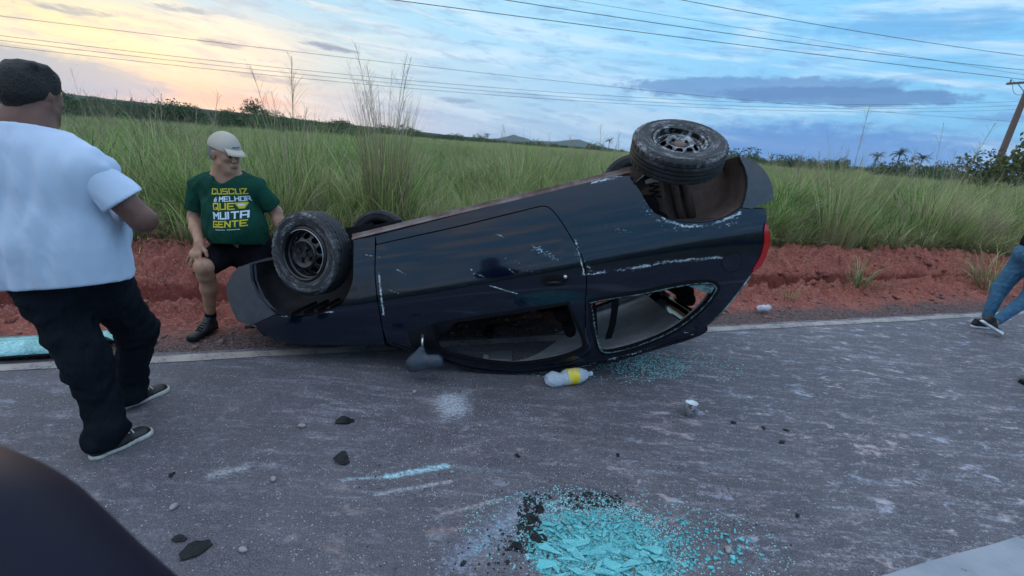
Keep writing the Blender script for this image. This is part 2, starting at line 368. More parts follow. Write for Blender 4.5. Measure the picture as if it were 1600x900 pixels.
# pale chips of stone showing in the surface
chip = t.m('MULTIPLY', t.smooth(t.voro(v, 46.), .20, .10), t.smooth(t.noise(v, 13., 3, .6), .48, .56)); c = t.mix(t.m('MULTIPLY', chip, .6), c, (.55, .56, .60, 1))
t.l.new(c, b.inputs['Base Color'])
h = t.m('ADD', t.m('MULTIPLY', sp, .6), t.m('MULTIPLY', n1, .6)); t.l.new(t.bump(h, .55, .006), b.inputs['Normal'])
t.l.new(t.smooth(n2, .3, .8, .62, .85), b.inputs['Roughness'])
def strip(name, s0, s1, t0, t1, z, m, ns=60, nt=2, wav=0.):
    ss = np.linspace(s0, s1, ns); V = []; F = []
    for i, s_ in enumerate(ss):
        for j in range(nt):
            tt = t0+(t1-t0)*j/(nt-1)
            if wav and j in (0, nt-1): tt += wav*(lump(np.array(s_), np.array(j*5.), 7, 4)+.6*lump(np.array(s_), np.array(j*3.), 40, 3, 6))
            V.append(RC(s_, tt, z))
    for i in range(ns-1):
        for j in range(nt-1): F.append((i*nt+j, (i+1)*nt+j, (i+1)*nt+j+1, i*nt+j+1))
    return mobj(name, V, F, m)
# the road runs straight: fine steps near the camera so that its crumbling edge can wander
ss = np.concatenate([np.linspace(-300, -12, 20), np.linspace(-11.8, 22, 1100), np.linspace(23, 400, 30)]); V = []; F = []
for s_ in ss:
    e = 3.40+.014*float(lump(np.array(s_), np.array(1.), 9, 4))+.008*float(lump(np.array(s_), np.array(4.), 50, 3, 6)) if -12 < s_ < 22.5 else 3.40
    V += [RC(s_, -1.75, 0), RC(s_, e, 0), RC(s_, e+.03, -.06)]
for i in range(len(ss)-1):
    for j in (0, 1): F.append((i*3+j, (i+1)*3+j, (i+1)*3+j+1, i*3+j+1))
tag(mobj('road', V, F, MA), kind='structure')
def paintmat(name, c0, c1, thr):
    m, t, b = mat(name, c0, rough=.7); v = t.coord()
    g = t.noise(v, 34., 6, .75); g2 = t.noise(v, 4., 4, .6)
    c = t.mix(t.smooth(g2, .3, .7), c0, c1)
    wear = t.smooth(t.m('MULTIPLY_ADD', t.m('SUBTRACT', g2, .5), .5, g), thr, thr+.08)
    c = t.mix(wear, c, (.10, .105, .125, 1)); t.l.new(c, b.inputs['Base Color']); t.l.new(t.bump(t.noise(v, 160, 2), .4, .004), b.inputs['Normal']); return m
ME = paintmat('edge_paint', (.40, .35, .31, 1), (.25, .225, .22, 1), .55); MC = paintmat('centre_paint', (.33, .35, .39, 1), (.25, .27, .31, 1), .62)
e1 = strip('edge_line', -60, 200, 3.25, 3.352, .004, ME, 2400, 2, .009); tag(e1, kind='structure')
e2 = strip('centre_line', -60, 200, .72, .905, .004, MC, 2400, 2, .004); tag(e2, kind='structure')

# red soil verge with the drainage furrow
MS, t, b = mat('red_soil', (.2, .06, .04), rough=.95, spec=.1)
v = t.coord(); X, Y, Z = t.xyz(v)[:3]
tt = t.m('MULTIPLY_ADD', X, -.3074, t.m('MULTIPLY', Y, .9516))
n1 = t.noise(v, 3., 6, .65); n2 = t.noise(v, 38., 5, .7); n3 = t.noise(v, 120., 3, .7)
c = t.mix(t.smooth(n1, .3, .7), (.40, .135, .10, 1), (.27, .078, .060, 1)); c = t.mix(t.smooth(n2, .45, .7), c, (.52, .25, .205, 1)); c = t.mix(t.smooth(n3, .35, .2), c, (.19, .06, .045, 1))
furrow_shade = t.m('MULTIPLY', t.smooth(t.m('ADD', Z, t.m('MULTIPLY', n1, .06)), .02, -.06), t.smooth(tt, 4.3, 4.6)); c = t.mix(t.m('MULTIPLY', furrow_shade, .75), c, (.12, .022, .018, 1))  # shade in the low furrow, painted into the soil colour as dark red
peb = t.m('MULTIPLY', t.smooth(t.voro(v, 34.), .2, .1), t.smooth(n1, .4, .6)); c = t.mix(t.m('MULTIPLY', peb, .6), c, (.45, .28, .24, 1))
grav = t.smooth(t.m('MULTIPLY_ADD', t.m('SUBTRACT', t.noise(v, 2.2, 6, .7), .5), 1.1, tt), 3.95, 3.6)
gc = t.mix(t.smooth(t.noise(v, 55., 4, .8), .4, .6), (.07, .055, .055, 1), (.26, .18, .17, 1)); c = t.mix(grav, c, gc)
t.l.new(c, b.inputs['Base Color']); t.l.new(t.bump(t.m('ADD', n2, t.m('MULTIPLY', n3, .6)), .9, .03), b.inputs['Normal'])
def sheet(name, S, T, hf, m, smooth=True):
    a, c_ = np.meshgrid(S, T, indexing='ij'); z = hf(a, c_); V = np.stack([a*ES[0]+c_*ET[0], a*ES[1]+c_*ET[1], z], -1).reshape(-1, 3)
    n, k = a.shape; i = (np.arange(n-1)[:, None]*k+np.arange(k-1)[None]).ravel(); Q = np.stack([i, i+k, i+k+1, i+1], 1)
    return npobj(name, V, Q, m, smooth=smooth)
S_ = np.concatenate([np.linspace(-60, -5.2, 60), np.linspace(-5, 13, 620), np.linspace(13.2, 30, 140), np.linspace(31, 160, 60)])
T_ = np.concatenate([np.linspace(3.34, 6.3, 118), np.linspace(6.4, 9.0, 20)])
tag(sheet('red_verge', S_, T_, verge_h, MS), kind='structure')
MG = M_('grassland_soil', (.075, .085, .035), rough=1, spec=.1, col2=(.16, .17, .07), vscale=.08)
def gland(s, t_):
    r_ = np.hypot(s, t_); return .02+.25*lump(s, t_, .02, 2)*np.clip((t_-20)/60, 0, 1)
S2 = np.concatenate([-np.geomspace(2300, 10, 40), np.linspace(-9, 9, 7), np.geomspace(10, 2300, 40)]); T2 = np.concatenate([[8.95], np.geomspace(9.4, 2300, 60)])
tag(sheet('grassland', S2, T2, gland, MG), kind='structure')
# the other side of the road, behind the camera
V = [RC(-400, -1.74, -.03), RC(400, -1.74, -.03), RC(400, -400, -.03), RC(-400, -400, -.03)]
tag(mobj('near_verge', V, [(3, 2, 1, 0)], MG), kind='structure')

# hills on the horizon
def ridge(name, dist, prof, m, depth=400, n=160):
    a0, a1 = prof[0][0], prof[-1][0]; V = []; F = []; az_ = np.linspace(a0, a1, n); hh = np.interp(az_, [p[0] for p in prof], [p[1] for p in prof])
    hh = hh+.05*lump(az_, az_*0, .9, 5)*np.minimum(1, hh*4)
    for a, h_ in zip(az_, hh):
        x, y = sin(R(a)), cos(R(a)); z = 1.55+dist*math.tan(R(max(h_, -.2)))
        V += [(x*(dist-depth*.5), y*(dist-depth*.5), -.5), (x*(dist-depth*.2), y*(dist-depth*.2), z*.6), (x*dist, y*dist, z), (x*(dist+depth), y*(dist+depth), -1)]
    for i in range(n-1):
        for j in range(3): F.append((i*4+j, (i+1)*4+j, (i+1)*4+j+1, i*4+j+1))
    return tag(mobj(name, V, F, m, smooth=True), kind='structure')
MH1 = M_('wooded_hill', (.05, .075, .05), rough=1, spec=0, col2=(.085, .11, .07), vscale=.02, bump=1., bscale=.05); MH2 = M_('far_hill', (.07, .09, .06), rough=1, spec=0)
ridge('hill', 750, [(-75, .6), (-60, .9), (-48, 1.1), (-42, 1.1), (-36, .9), (-30, .8), (-24, .6), (-18, .45), (-10, .3), (-4, .15), (2, .1), (8, .05), (12, -.2)], MH1, 300)
ridge('far_hill', 2600, [(-6, 0), (-3, .3), (-1.2, .85), (0, .6), (1.5, .3), (3.5, .45), (5.5, .75), (6.6, .85), (8, .45), (10, .2), (13, -.1)], MH2)

# ------------------------------------------------------------------ grass
def leafmat(name, tintmix=.75, rough=.55, trans=.25, base=(1, 1, 1, 1), rv=.35, hot=(.40, .36, .20, 1)):
    m = bpy.data.materials.new(name); m.use_nodes = True; t = NT(m.node_tree)
    a = t.n.new('ShaderNodeAttribute'); a.attribute_name = 'tint'; oi = t.n.new('ShaderNodeObjectInfo')
    c = t.mix(t.m('MULTIPLY', t.smooth(oi.outputs['Random'], .5, 1.), rv), a.outputs['Color'], hot)
    c = t.mix(t.m('MULTIPLY', t.smooth(oi.outputs['Random'], .4, .0), .4), c, t.mix(.5, c, (.03, .07, .02, 1)))
    d = t.n.new('ShaderNodeBsdfDiffuse'); t.put(d.inputs[0], c); tr = t.n.new('ShaderNodeBsdfTranslucent'); t.put(tr.inputs[0], c)
    g = t.n.new('ShaderNodeBsdfGlossy'); g.inputs['Roughness'].default_value = .45; g.inputs[0].default_value = (.6, .65, .7, 1)
    s1 = t.n.new('ShaderNodeMixShader'); s1.inputs[0].default_value = trans; t.l.new(d.outputs[0], s1.inputs[1]); t.l.new(tr.outputs[0], s1.inputs[2])
    s2 = t.n.new('ShaderNodeMixShader'); s2.inputs[0].default_value = .03; t.l.new(s1.outputs[0], s2.inputs[1]); t.l.new(g.outputs[0], s2.inputs[2])
    o = t.n.new('ShaderNodeOutputMaterial'); t.l.new(s2.outputs[0], o.inputs[0]); return m
MGR = leafmat('grass_blades'); MTL = leafmat('foliage', rv=.15, trans=.15)
GREENS = np.array([(.28, .40, .11), (.40, .50, .16), (.17, .29, .075), (.52, .56, .24), (.08, .16, .045)]); DARKG = np.array([(.10, .20, .045), (.15, .27, .06), (.20, .33, .09), (.07, .13, .035), (.26, .38, .12)]); STRAW = np.array([(.56, .50, .30), (.46, .38, .24), (.38, .28, .20)])
def blades(n, L, rad, spread, bend, width, nseg=5, straw=.15, seed=0, stiff=1.6, cols=None):
    g = np.random.default_rng(seed); a = g.uniform(0, 2*pi, n); r_ = rad*np.sqrt(g.uniform(0, 1, n)); b0 = np.stack([r_*np.cos(a), r_*np.sin(a), np.zeros(n)], 1)
    az_ = a+g.normal(0, .7, n); ln = L*g.uniform(.55, 1.1, n); th0 = np.abs(g.normal(0, spread, n)); be = bend*g.uniform(.3, 1.4, n); w0 = width*g.uniform(.6, 1.3, n)
    P = b0.copy(); V = []; st = ln/nseg
    side = np.stack([-np.sin(az_+g.normal(0, .8, n)), np.cos(az_), g.normal(0, .15, n)], 1); side /= np.linalg.norm(side, axis=1)[:, None]
    for k in range(nseg+1):
        u = k/nseg; w_ = w0*(1-u**1.8)*(.55+.45*min(1, u*4))+.0008
        V.append(P-side*w_[:, None]/2); V.append(P+side*w_[:, None]/2)
        th = th0+be*u**stiff
        P = P+np.stack([np.sin(th)*np.cos(az_), np.sin(th)*np.sin(az_), np.cos(th)], 1)*st[:, None]
    V = np.stack(V, 1); m_ = 2*(nseg+1)
    q = np.array([(2*k, 2*k+1, 2*k+3, 2*k+2) for k in range(nseg)]); Q = (np.arange(n)[:, None, None]*m_+q[None]).reshape(-1, 4)
    C = (cols if cols is not None else GREENS)[g.integers(0, 5 if cols is None else len(cols), n)]*g.uniform(.85, 1.5, n)[:, None]
    sm = g.uniform(0, 1, n) < straw; C[sm] = STRAW[g.integers(0, 3, sm.sum())]
    C = np.repeat(C[:, None], m_, 1)
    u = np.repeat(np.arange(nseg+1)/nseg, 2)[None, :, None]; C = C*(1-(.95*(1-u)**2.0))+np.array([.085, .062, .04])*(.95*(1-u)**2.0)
    return V.reshape(-1, 3), Q, C.reshape(-1, 3)
def merge(parts):
    V = []; Q = []; C = []; o = 0
    for v_, q_, c_ in parts: V.append(v_); Q.append(q_+o); C.append(c_); o += len(v_)
    return np.concatenate(V), np.concatenate(Q), np.concatenate(C)
def seedstalks(n, L, rad, spread, seed, tone=((.34, .28, .20), (.40, .34, .24))):
    """thin flowering stems with an open, branched head"""
    g = np.random.default_rng(seed); parts = []
    for i in range(n):
        az_ = g.uniform(0, 2*pi); th0 = abs(g.normal(0, spread)); ln = L*g.uniform(.7, 1.1); r_ = rad*sqrt(g.uniform()); P = np.array([r_*cos(az_), r_*sin(az_), 0.]); col = np.array(tone[i % len(tone)])*g.uniform(.8, 1.1)
        pts = [P]
        for k in range(8):
            th = th0+.25*(k/8)**2; P = P+np.array([sin(th)*cos(az_), sin(th)*sin(az_), cos(th)])*ln/8; pts.append(P)
        def rib(pts, w_):
            pts = np.array(pts); sd_ = np.array([cos(az_*3), sin(az_*3), 0]); V = np.stack([pts-sd_*w_/2, pts+sd_*w_/2], 1).reshape(-1, 3); Q = np.array([(2*k, 2*k+1, 2*k+3, 2*k+2) for k in range(len(pts)-1)]); return V, Q, np.tile(col, (len(V), 1))
        parts.append(rib(pts, .006))
        for k in range(12):
            u = .72+.28*k/12; j = min(7, int(u*8)); B = pts[j]+(pts[j+1]-pts[j])*(u*8-j); a2 = g.uniform(0, 2*pi); l2 = .16*(1.15-(u-.72)*2.6)*g.uniform(.6, 1.2)
            parts.append(rib([B, B+np.array([cos(a2)*l2*.5, sin(a2)*l2*.5, l2*.8]), B+np.array([cos(a2)*l2, sin(a2)*l2, l2*1.35])], .003))
    return merge(parts)
protos = []
for i in range(9):
    g_ = i % 3
    if i < 3: p1 = blades(110, 1.50, .17, .20, 1.0, .013, 6, .10, 20+i); p2 = blades(50, .95, .22, .55, 1.5, .013, 5, .30, 40+i)
    elif i < 6: p1 = blades(80, 1.40, .18, .38, 1.7, .024, 7, .06, 20+i, cols=DARKG); p2 = blades(45, 1.0, .22, .65, 1.8, .020, 6, .2, 40+i, cols=DARKG)
    else: p1 = blades(90, 1.30, .16, .26, 1.3, .012, 6, .75, 20+i); p2 = blades(70, .9, .24, .6, 1.5, .012, 5, .8, 40+i)
    ps = [p1, p2]
    if g_ == 0: ps.append(seedstalks(2, 1.75, .12, .12, 60+i))
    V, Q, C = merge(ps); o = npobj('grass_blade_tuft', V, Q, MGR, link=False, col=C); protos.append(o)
lowp = []
for i in range(4):
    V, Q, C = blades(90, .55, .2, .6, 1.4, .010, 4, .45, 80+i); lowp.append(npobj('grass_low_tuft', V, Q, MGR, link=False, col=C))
farp = []
for i in range(4):
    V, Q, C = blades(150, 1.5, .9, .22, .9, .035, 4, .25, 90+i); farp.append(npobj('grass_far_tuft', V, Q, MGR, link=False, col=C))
def scatter(name, P, scale, protos, seed=1, pick=None):
    n = len(P); g = np.random.default_rng(seed); me = bpy.data.meshes.new(name); me.vertices.add(n); me.vertices.foreach_set('co', np.asarray(P, np.float32).ravel())
    for nm, ty, val in (('scl', 'FLOAT', scale), ('rotz', 'FLOAT', g.uniform(0, 6.28, n)), ('tilt', 'FLOAT', g.normal(0, .08, n))):
        a = me.attributes.new(nm, ty, 'POINT'); a.data.foreach_set('value', np.asarray(val, np.float32))
    a = me.attributes.new('pick', 'INT', 'POINT'); a.data.foreach_set('value', (g.integers(0, len(protos), n) if pick is None else pick).astype(np.int32))
    o = bpy.data.objects.new(name, me); COL.objects.link(o); ng = bpy.data.node_groups.new(name, 'GeometryNodeTree')
    ng.interface.new_socket('Geometry', in_out='INPUT', socket_type='NodeSocketGeometry'); ng.interface.new_socket('Geometry', in_out='OUTPUT', socket_type='NodeSocketGeometry')
    N = ng.nodes; L = ng.links; gi = N.new('NodeGroupInput'); go = N.new('NodeGroupOutput'); ip = N.new('GeometryNodeInstanceOnPoints'); mp = N.new('GeometryNodeMeshToPoints'); jo = N.new('GeometryNodeJoinGeometry')
    for p in reversed(protos):
        oi = N.new('GeometryNodeObjectInfo'); oi.inputs['Object'].default_value = p; oi.inputs['As Instance'].default_value = True; L.new(oi.outputs['Geometry'], jo.inputs[0])
    def attr(nm, ty='FLOAT'):
        a = N.new('GeometryNodeInputNamedAttribute'); a.data_type = ty; a.inputs['Name'].default_value = nm; return a.outputs[0]
    cx = N.new('ShaderNodeCombineXYZ'); L.new(attr('tilt'), cx.inputs[0]); L.new(attr('rotz'), cx.inputs[2])
    L.new(gi.outputs[0], mp.inputs[0]); L.new(mp.outputs[0], ip.inputs['Points']); L.new(jo.outputs[0], ip.inputs['Instance']); ip.inputs['Pick Instance'].default_value = True
    L.new(attr('pick', 'INT'), ip.inputs['Instance Index']); L.new(cx.outputs[0], ip.inputs['Rotation']); L.new(attr('scl'), ip.inputs['Scale']); L.new(ip.outputs[0], go.inputs[0])
    md = o.modifiers.new('g', 'NODES'); md.node_group = ng; o['kind'] = 'stuff'; return o
def field(s0, s1, t0, t1, step, jit=.5, seed=0, keep=None):
    g = np.random.default_rng(seed); a, b_ = np.meshgrid(np.arange(s0, s1, step), np.arange(t0, t1, step)); a = a.ravel()+g.uniform(-jit, jit, a.size)*step; b_ = b_.ravel()+g.uniform(-jit, jit, b_.size)*step
    if keep is not None: k = keep(a, b_, g); a = a[k]; b_ = b_[k]
    return a, b_
def place(a, b_, hf): return np.stack([a*ES[0]+b_*ET[0], a*ES[1]+b_*ET[1], hf(a, b_)], 1)
inview = lambda a, b_, g: np.abs(np.degrees(np.arctan2(a*ES[0]+b_*ET[0], a*ES[1]+b_*ET[1]))) < 56
edgef = lambda a: 6.25+.35*lump(a, a*0, .9, 3)
a, b_ = field(-14, 26, 5.7, 13, .26, seed=1, keep=lambda a, b_, g: inview(a, b_, g) & (b_ > edgef(a)) & (g.uniform(0, 1, a.size) < .9))
hs = np.interp(a, [-10, 0], [.88, 1.])*(.78+.18*lump(a, b_, .7, 3)+rng.uniform(-.1, .12, len(a)))*np.interp(b_-edgef(a), [0, .5, 2], [.74, .92, 1.])
def species(a, b_, fr=.9, sd_=0):
    q = lump(a, b_, fr, 3, 4)+rng.normal(0, .35, len(a)); return np.where(q > .42, 6, np.where(q < .0, 3, 0))+rng.integers(0, 3, len(a))
hs = hs*(1+.24*lump(a, b_, 1.9, 2, 6))*rng.uniform(.8, 1.15, len(a))
scatter('tall_grass', place(a, b_, verge_h), hs, protos, 3, species(a, b_))
a, b_ = field(-14, 26, 5.5, 7.2, .2, seed=5, keep=lambda a, b_, g: inview(a, b_, g) & (b_ > edgef(a)-.28) & (b_ < edgef(a)+.5))
scatter('grass_fringe', place(a, b_, verge_h), rng.uniform(.5, 1.25, len(a)), lowp, 4)
a, b_ = field(-60, 110, 13, 50, .62, seed=2, keep=inview)
scatter('grass_field', place(a, b_, gland), .64+.14*lump(a, b_, .25, 3)+.13*lump(a, b_, .9, 2, 7)+rng.uniform(-.08, .12, len(a)), protos, 5, species(a, b_, .35))
a, b_ = field(-260, 420, 50, 260, 2.0, seed=3, keep=inview)
scatter('distant_grass', place(a, b_, gland), .70+.12*lump(a, b_, .07, 3)+rng.uniform(-.05, .08, len(a)), farp, 6)
a, b_ = field(-60, 90, -16, -6, .9, seed=8)
scatter('roadside_grass_behind', np.stack([a*ES[0]+b_*ET[0], a*ES[1]+b_*ET[1], a*0-.03], 1), rng.uniform(.8, 1.2, len(a)), farp, 8)

stk = []
for i in range(5): V, Q, C = seedstalks(3, 1.9, .15, .22, 700+i); stk.append(npobj('seed_stalk', V, Q, MGR, link=False, col=C))
a, b_ = field(-12, 24, 6.5, 16, .9, seed=15, keep=lambda a, b_, g: inview(a, b_, g) & (g.uniform(0, 1, a.size) < .45))
scatter('seeding_stems', place(a, b_, verge_h), rng.uniform(.62, .98, len(a)), stk, 16)
def plant(name, label, cat, loc, parts, group=None):
    V, Q, C = merge(parts); o = npobj(name, V, Q, MGR, col=C); o.location = loc; tag(o, label, cat, group); return o
WARM = np.array([(.28, .22, .13), (.22, .16, .11), (.22, .30, .10), (.15, .22, .07), (.26, .34, .13)])
plant('grass_clump', 'tallest feathery grass clump, rising into the sky behind the far front wheel', 'grass clump', (-1.85, 6.5, .1),
      [blades(260, 1.95, .28, .07, .40, .011, 7, .3, 201, cols=WARM), blades(240, 1.4, .42, .32, 1.1, .014, 6, .3, 202), seedstalks(16, 2.35, .18, .075, 203)])
plant('grass_clump', 'tall seeding grass clump right behind the man in the green shirt', 'grass clump', (-3.25, 6.7, .1),
      [blades(150, 1.7, .28, .10, .5, .011, 7, .3, 204), blades(120, 1.3, .34, .3, 1.1, .014, 6, .2, 205), seedstalks(10, 2.1, .22, .14, 206)])
plant('grass_clump', 'leaning seed stalks of grass standing above the field just right of the rear bumper', 'grass clump', (5.75, 8.3, .1),
      [blades(120, 1.75, .3, .2, .7, .012, 6, .2, 207), seedstalks(6, 2.5, .3, .22, 208)])
plant('grass_clump', 'pale seed stalks of grass above the field at the right, left of the power pole', 'grass clump', (8.2, 9.4, .1),
      [blades(110, 1.7, .3, .2, .7, .012, 6, .2, 209), seedstalks(8, 2.35, .35, .16, 210)])
plant('grass_tuft', 'small green tuft with one tall yellow stalk growing on the red soil bank', 'grass tuft', (4.62, 6.02, .02),
      [blades(90, .5, .12, .6, 1.3, .009, 5, .4, 211), seedstalks(2, 1.15, .05, .12, 212, ((.42, .38, .16),))])
plant('grass_tuft', 'drooping grass tuft on the red soil beside the person in jeans', 'grass tuft', (6.9, 6.55, .02),
      [blades(120, .8, .15, .6, 1.5, .010, 6, .4, 213)])
plant('grass_sprout', 'thin low grass sprout on the soil ridge right of the small bottle', 'grass tuft', (3.3, 5.25, .0), [blades(26, .28, .06, .4, .9, .006, 4, .5, 214)])
# dry leafless stems against the sunset
def twig(bm_, p, d, L, r_, dep, g):
    pts = [p]; q = p.copy(); dd = d.copy()
    for k in range(4): dd = (dd+Vector(g.normal(0, .10, 3))).normalized(); q = q+dd*L/4; pts.append(q.copy())
    bm_.tube(pts, [r_*(1-.15*k) for k in range(5)], 4, False)
    if dep:
        for k in range(4):
            j = 1+k % 4; nd = (dd+Vector(g.normal(0, .55, 3))+Vector((0, 0, .15))).normalized(); twig(bm_, pts[j], nd, L*.55, r_*.6, dep-1, g)
MTW = M_('dry_stems', (.16, .11, .09), rough=.9)
for i, (a_, d_, h_, lab) in enumerate([(-42.3, 17, 2.3, 'bare dry shrub above the grass beside the head of the man in white'), (-36.2, 15, 2.35, 'bare twiggy shrub spreading in front of the pink sunset glow'), (-38.9, 19, 2.4, 'thin leafless shrub midway between the other two dry shrubs')]):
    mb = MB(); g = np.random.default_rng(300+i)
    for k in range(5 if i == 1 else 3): twig(mb, Vector((0, 0, 0)), Vector((g.normal(0, .28), g.normal(0, .1), 1)).normalized(), h_*.5, .012, 3 if i == 1 else 2, g)
    o = mb.build('dry_shrub', MTW); o.location = (d_*sin(R(a_)), d_*cos(R(a_)), .05); tag(o, lab, 'shrub')

# ------------------------------------------------------------------ trees
def leafcloud(lobes, n, size, seed, base, var=.3):
    g = np.random.default_rng(seed); V = []; C = []
    tot = sum(l[3]**2 for l in lobes)
    for (cx, cy, cz, r_, fl) in lobes:
        m = int(n*r_**2/tot); d = g.normal(size=(m, 3)); d /= np.linalg.norm(d, axis=1)[:, None]; rr = r_*g.uniform(.45, 1.05, m)**.6
        rr = rr*(1+.25*np.sin(d[:, 0]*5+cx*3)*np.cos(d[:, 2]*6+cy))
        c = np.array([cx, cy, cz])+d*rr[:, None]*np.array([1, 1, fl])
        u = g.normal(size=(m, 3)); u /= np.linalg.norm(u, axis=1)[:, None]; v_ = np.cross(u, g.normal(size=(m, 3))); v_ /= np.linalg.norm(v_, axis=1)[:, None]
        s_ = size*g.uniform(.5, 1.4, m)[:, None]
        V.append(np.stack([c-u*s_-v_*s_*.35, c+u*s_*.2-v_*s_*.5, c+u*s_+v_*s_*.3, c-u*s_*.1+v_*s_*.6], 1)); C.append(np.repeat((np.array(base)*g.uniform(1-var, 1+var, m)[:, None])[:, None], 4, 1))
    V = np.concatenate(V).reshape(-1, 3); C = np.concatenate(C).reshape(-1, 3); return V, np.arange(len(V)).reshape(-1, 4), C
MBK = M_('bark', (.09, .07, .055), rough=.95, bump=.6, bscale=20)
def tree(h, w_, seed, base=(.055, .085, .035), n=1500, lz=.62):
    g = np.random.default_rng(seed); root = empty('broadleaf_tree'); mb = MB()
    mb.tube([(0, 0, -.3), (.02*h, 0, h*.3), (.0, .01*h, h*.55), (.01*h, 0, h*.8)], [h*.035, h*.027, h*.018, h*.006], 7)
    lob = [(0, 0, h*.78, w_*.33, .8)]
    for k in range(8):
        a = k*2.4+g.uniform(-.4, .4); rr = w_*g.uniform(.2, .34); z = h*g.uniform(.45, .85); lob.append((rr*cos(a), rr*sin(a), z, w_*g.uniform(.15, .26), .75))
        mb.tube([(0, 0, h*.35+.04*k*h*.4), (rr*.5*cos(a), rr*.5*sin(a), (z+h*.4)/2), (rr*cos(a), rr*sin(a), z)], [h*.013, h*.009, h*.004], 5)
    mb.build('trunk', MBK, root, True); V, Q, C = leafcloud(lob, n, h*.028, seed, base); npobj('crown', V, Q, MTL, root, col=C); return root
def palm(h, seed, base=(.06, .085, .04)):
    g = np.random.default_rng(seed); root = empty('palm_tree'); mb = MB(); mb.tube([(0, 0, -.3), (.03*h, 0, h*.4), (0, 0, h*.85)], [h*.028, h*.02, h*.017], 8); mb.build('trunk', MBK, root, True)
    V = []; Q = []; C = []; 
    for k in range(20):
        a = k*2.399; e0 = g.uniform(-.1, 1.25); L = h*.36*g.uniform(.85, 1.1); P = Vector((0, 0, h*.85)); pts = [P]
        for j in range(7): e = e0-1.5*(j/7)**1.3; P = P+Vector((cos(e)*cos(a), cos(e)*sin(a), sin(e)))*L/7; pts.append(P)
        sdv = Vector((-sin(a), cos(a), 0))
        for j in range(7):
            for q in range(3):
                B = pts[j].lerp(pts[j+1], q/3); ll = L*.26*(1-.75*abs((j+q/3)/7-.4)); fwd = (pts[j+1]-pts[j]).normalized()
                for sg in (-1, 1):
                    T = B+sdv*sg*ll*.8+fwd*ll*.5-Vector((0, 0, ll*.25)); b0 = len(V); wv = fwd*L*.02
                    V += [B-wv, B+wv, T]; Q.append((b0, b0+1, b0+2, b0+2)); C += [np.array(base)*g.uniform(.7, 1.2)]*3
    me = bpy.data.meshes.new('crown'); me.from_pydata([tuple(v) for v in V], [], [q[:3] for q in Q]); me.materials.append(MTL)
    ca = me.color_attributes.new('tint', 'FLOAT_COLOR', 'POINT'); cc = np.ones((len(V), 4), np.float32); cc[:, :3] = np.array(C); ca.data.foreach_set('color', cc.ravel())
    o = bpy.data.objects.new('crown', me); COL.objects.link(o); o.parent = root; return root
def copy_tree(o):
    c = o.copy(); COL.objects.link(c)
    for ch in [q for q in bpy.data.objects if q.parent == o]: k = ch.copy(); COL.objects.link(k); k.parent = c
    return c
def put(o, a_, d_, s_=1., rz=0.): o.location = (d_*sin(R(a_)), d_*cos(R(a_)), .0); o.scale = (s_,)*3; o.rotation_euler = (0, 0, rz)
tp = [tree(9, 9, 1), tree(7, 10, 2, n=1300), tree(8, 7.5, 3, base=(.07, .10, .035))]; pp = [palm(10, 5), palm(9, 6)]
used = [False]*5
spots = [('t', 0, -29.1, 120, .68, 'tallest dark bushy tree on the horizon, above the cap of the man in green'), ('t', 1, -27.2, 125, .6, 'rounded dark tree close beside the tallest one on the left horizon'), ('t', 2, -31.3, 130, .5, 'low dark tree on the horizon left of the tallest one'),
 ('p', 0, -14.2, 150, .42, 'dark palm on the horizon between the two tall grass clumps and the hills'), ('p', 1, -4.3, 170, .42, 'small lone palm on the central horizon, left of the blue hills'), ('p', 0, 10.0, 160, .5, 'lone palm on the horizon just left of the raised rear wheel'),
 ('p', 1, 36.0, 125, .56, 'palm with a round crown at the right horizon, leftmost of three'), ('p', 0, 37.6, 128, .60, 'middle palm of the three on the right horizon'), ('p', 1, 39.3, 118, .56, 'palm standing clear against blue sky, rightmost of the three'),
 ('t', 1, 29.2, 95, .42, 'bushy tree on the horizon right of the rear bumper'), ('t', 2, 33.4, 110, .42, 'compact green tree on the horizon between the bushy tree and the palms'), ('t', 2, 30.9, 140, .42, 'smaller dark tree behind the grass right of the bumper'),
 ('t', 0, 43.6, 33.0, .32, 'green leafy tree at the foot of the wooden power pole'), ('t', 2, 46.6, 31.0, .46, 'leafy tree at the right edge of the picture behind the power pole')]
for kd, i, a_, d_, s_, lab in spots:
    src = (tp if kd == 't' else pp)[i]; ui = i if kd == 't' else 3+i; o = src if not used[ui] else copy_tree(src); used[ui] = True
    put(o, a_, d_, s_, a_*1.3); tag(o, lab, 'palm' if kd == 'p' else 'tree', 'palms on the horizon' if kd == 'p' else 'trees on the horizon')
tree_near = [o for o in COL.objects if o.get('label', '').startswith(('green leafy tree', 'leafy tree at'))]
# the wooded belt that reads as one mass
wp = []
for i in range(4):
    V, Q, C = leafcloud([(rng.uniform(-4, 4), rng.uniform(-3, 3), rng.uniform(1.2, 4.5), rng.uniform(1.6, 3.2), .8) for _ in range(7)], 1300, .26, 500+i, (.075, .11, .052)); wp.append(npobj('belt_tree', V, Q, MTL, link=False, col=C))
g = np.random.default_rng(77); azs = np.concatenate([g.uniform(-56, -19, 420), g.uniform(-20, 12, 170), g.uniform(15, 56, 420)]); ds = np.where(azs < -12, g.uniform(190, 330, len(azs)), g.uniform(230, 420, len(azs)))
sc_ = np.interp(azs, [-56, -45, -30, -20, -10, 0, 12, 20, 30, 45, 56], [.85, .80, .62, .5, .38, .3, .3, .42, .46, .5, .55])*g.uniform(.5, 1.15, len(azs))
scatter('distant_woodland', np.stack([ds*np.sin(np.radians(azs)), ds*np.cos(np.radians(azs)), ds*0+.2], 1), sc_, wp, 9)
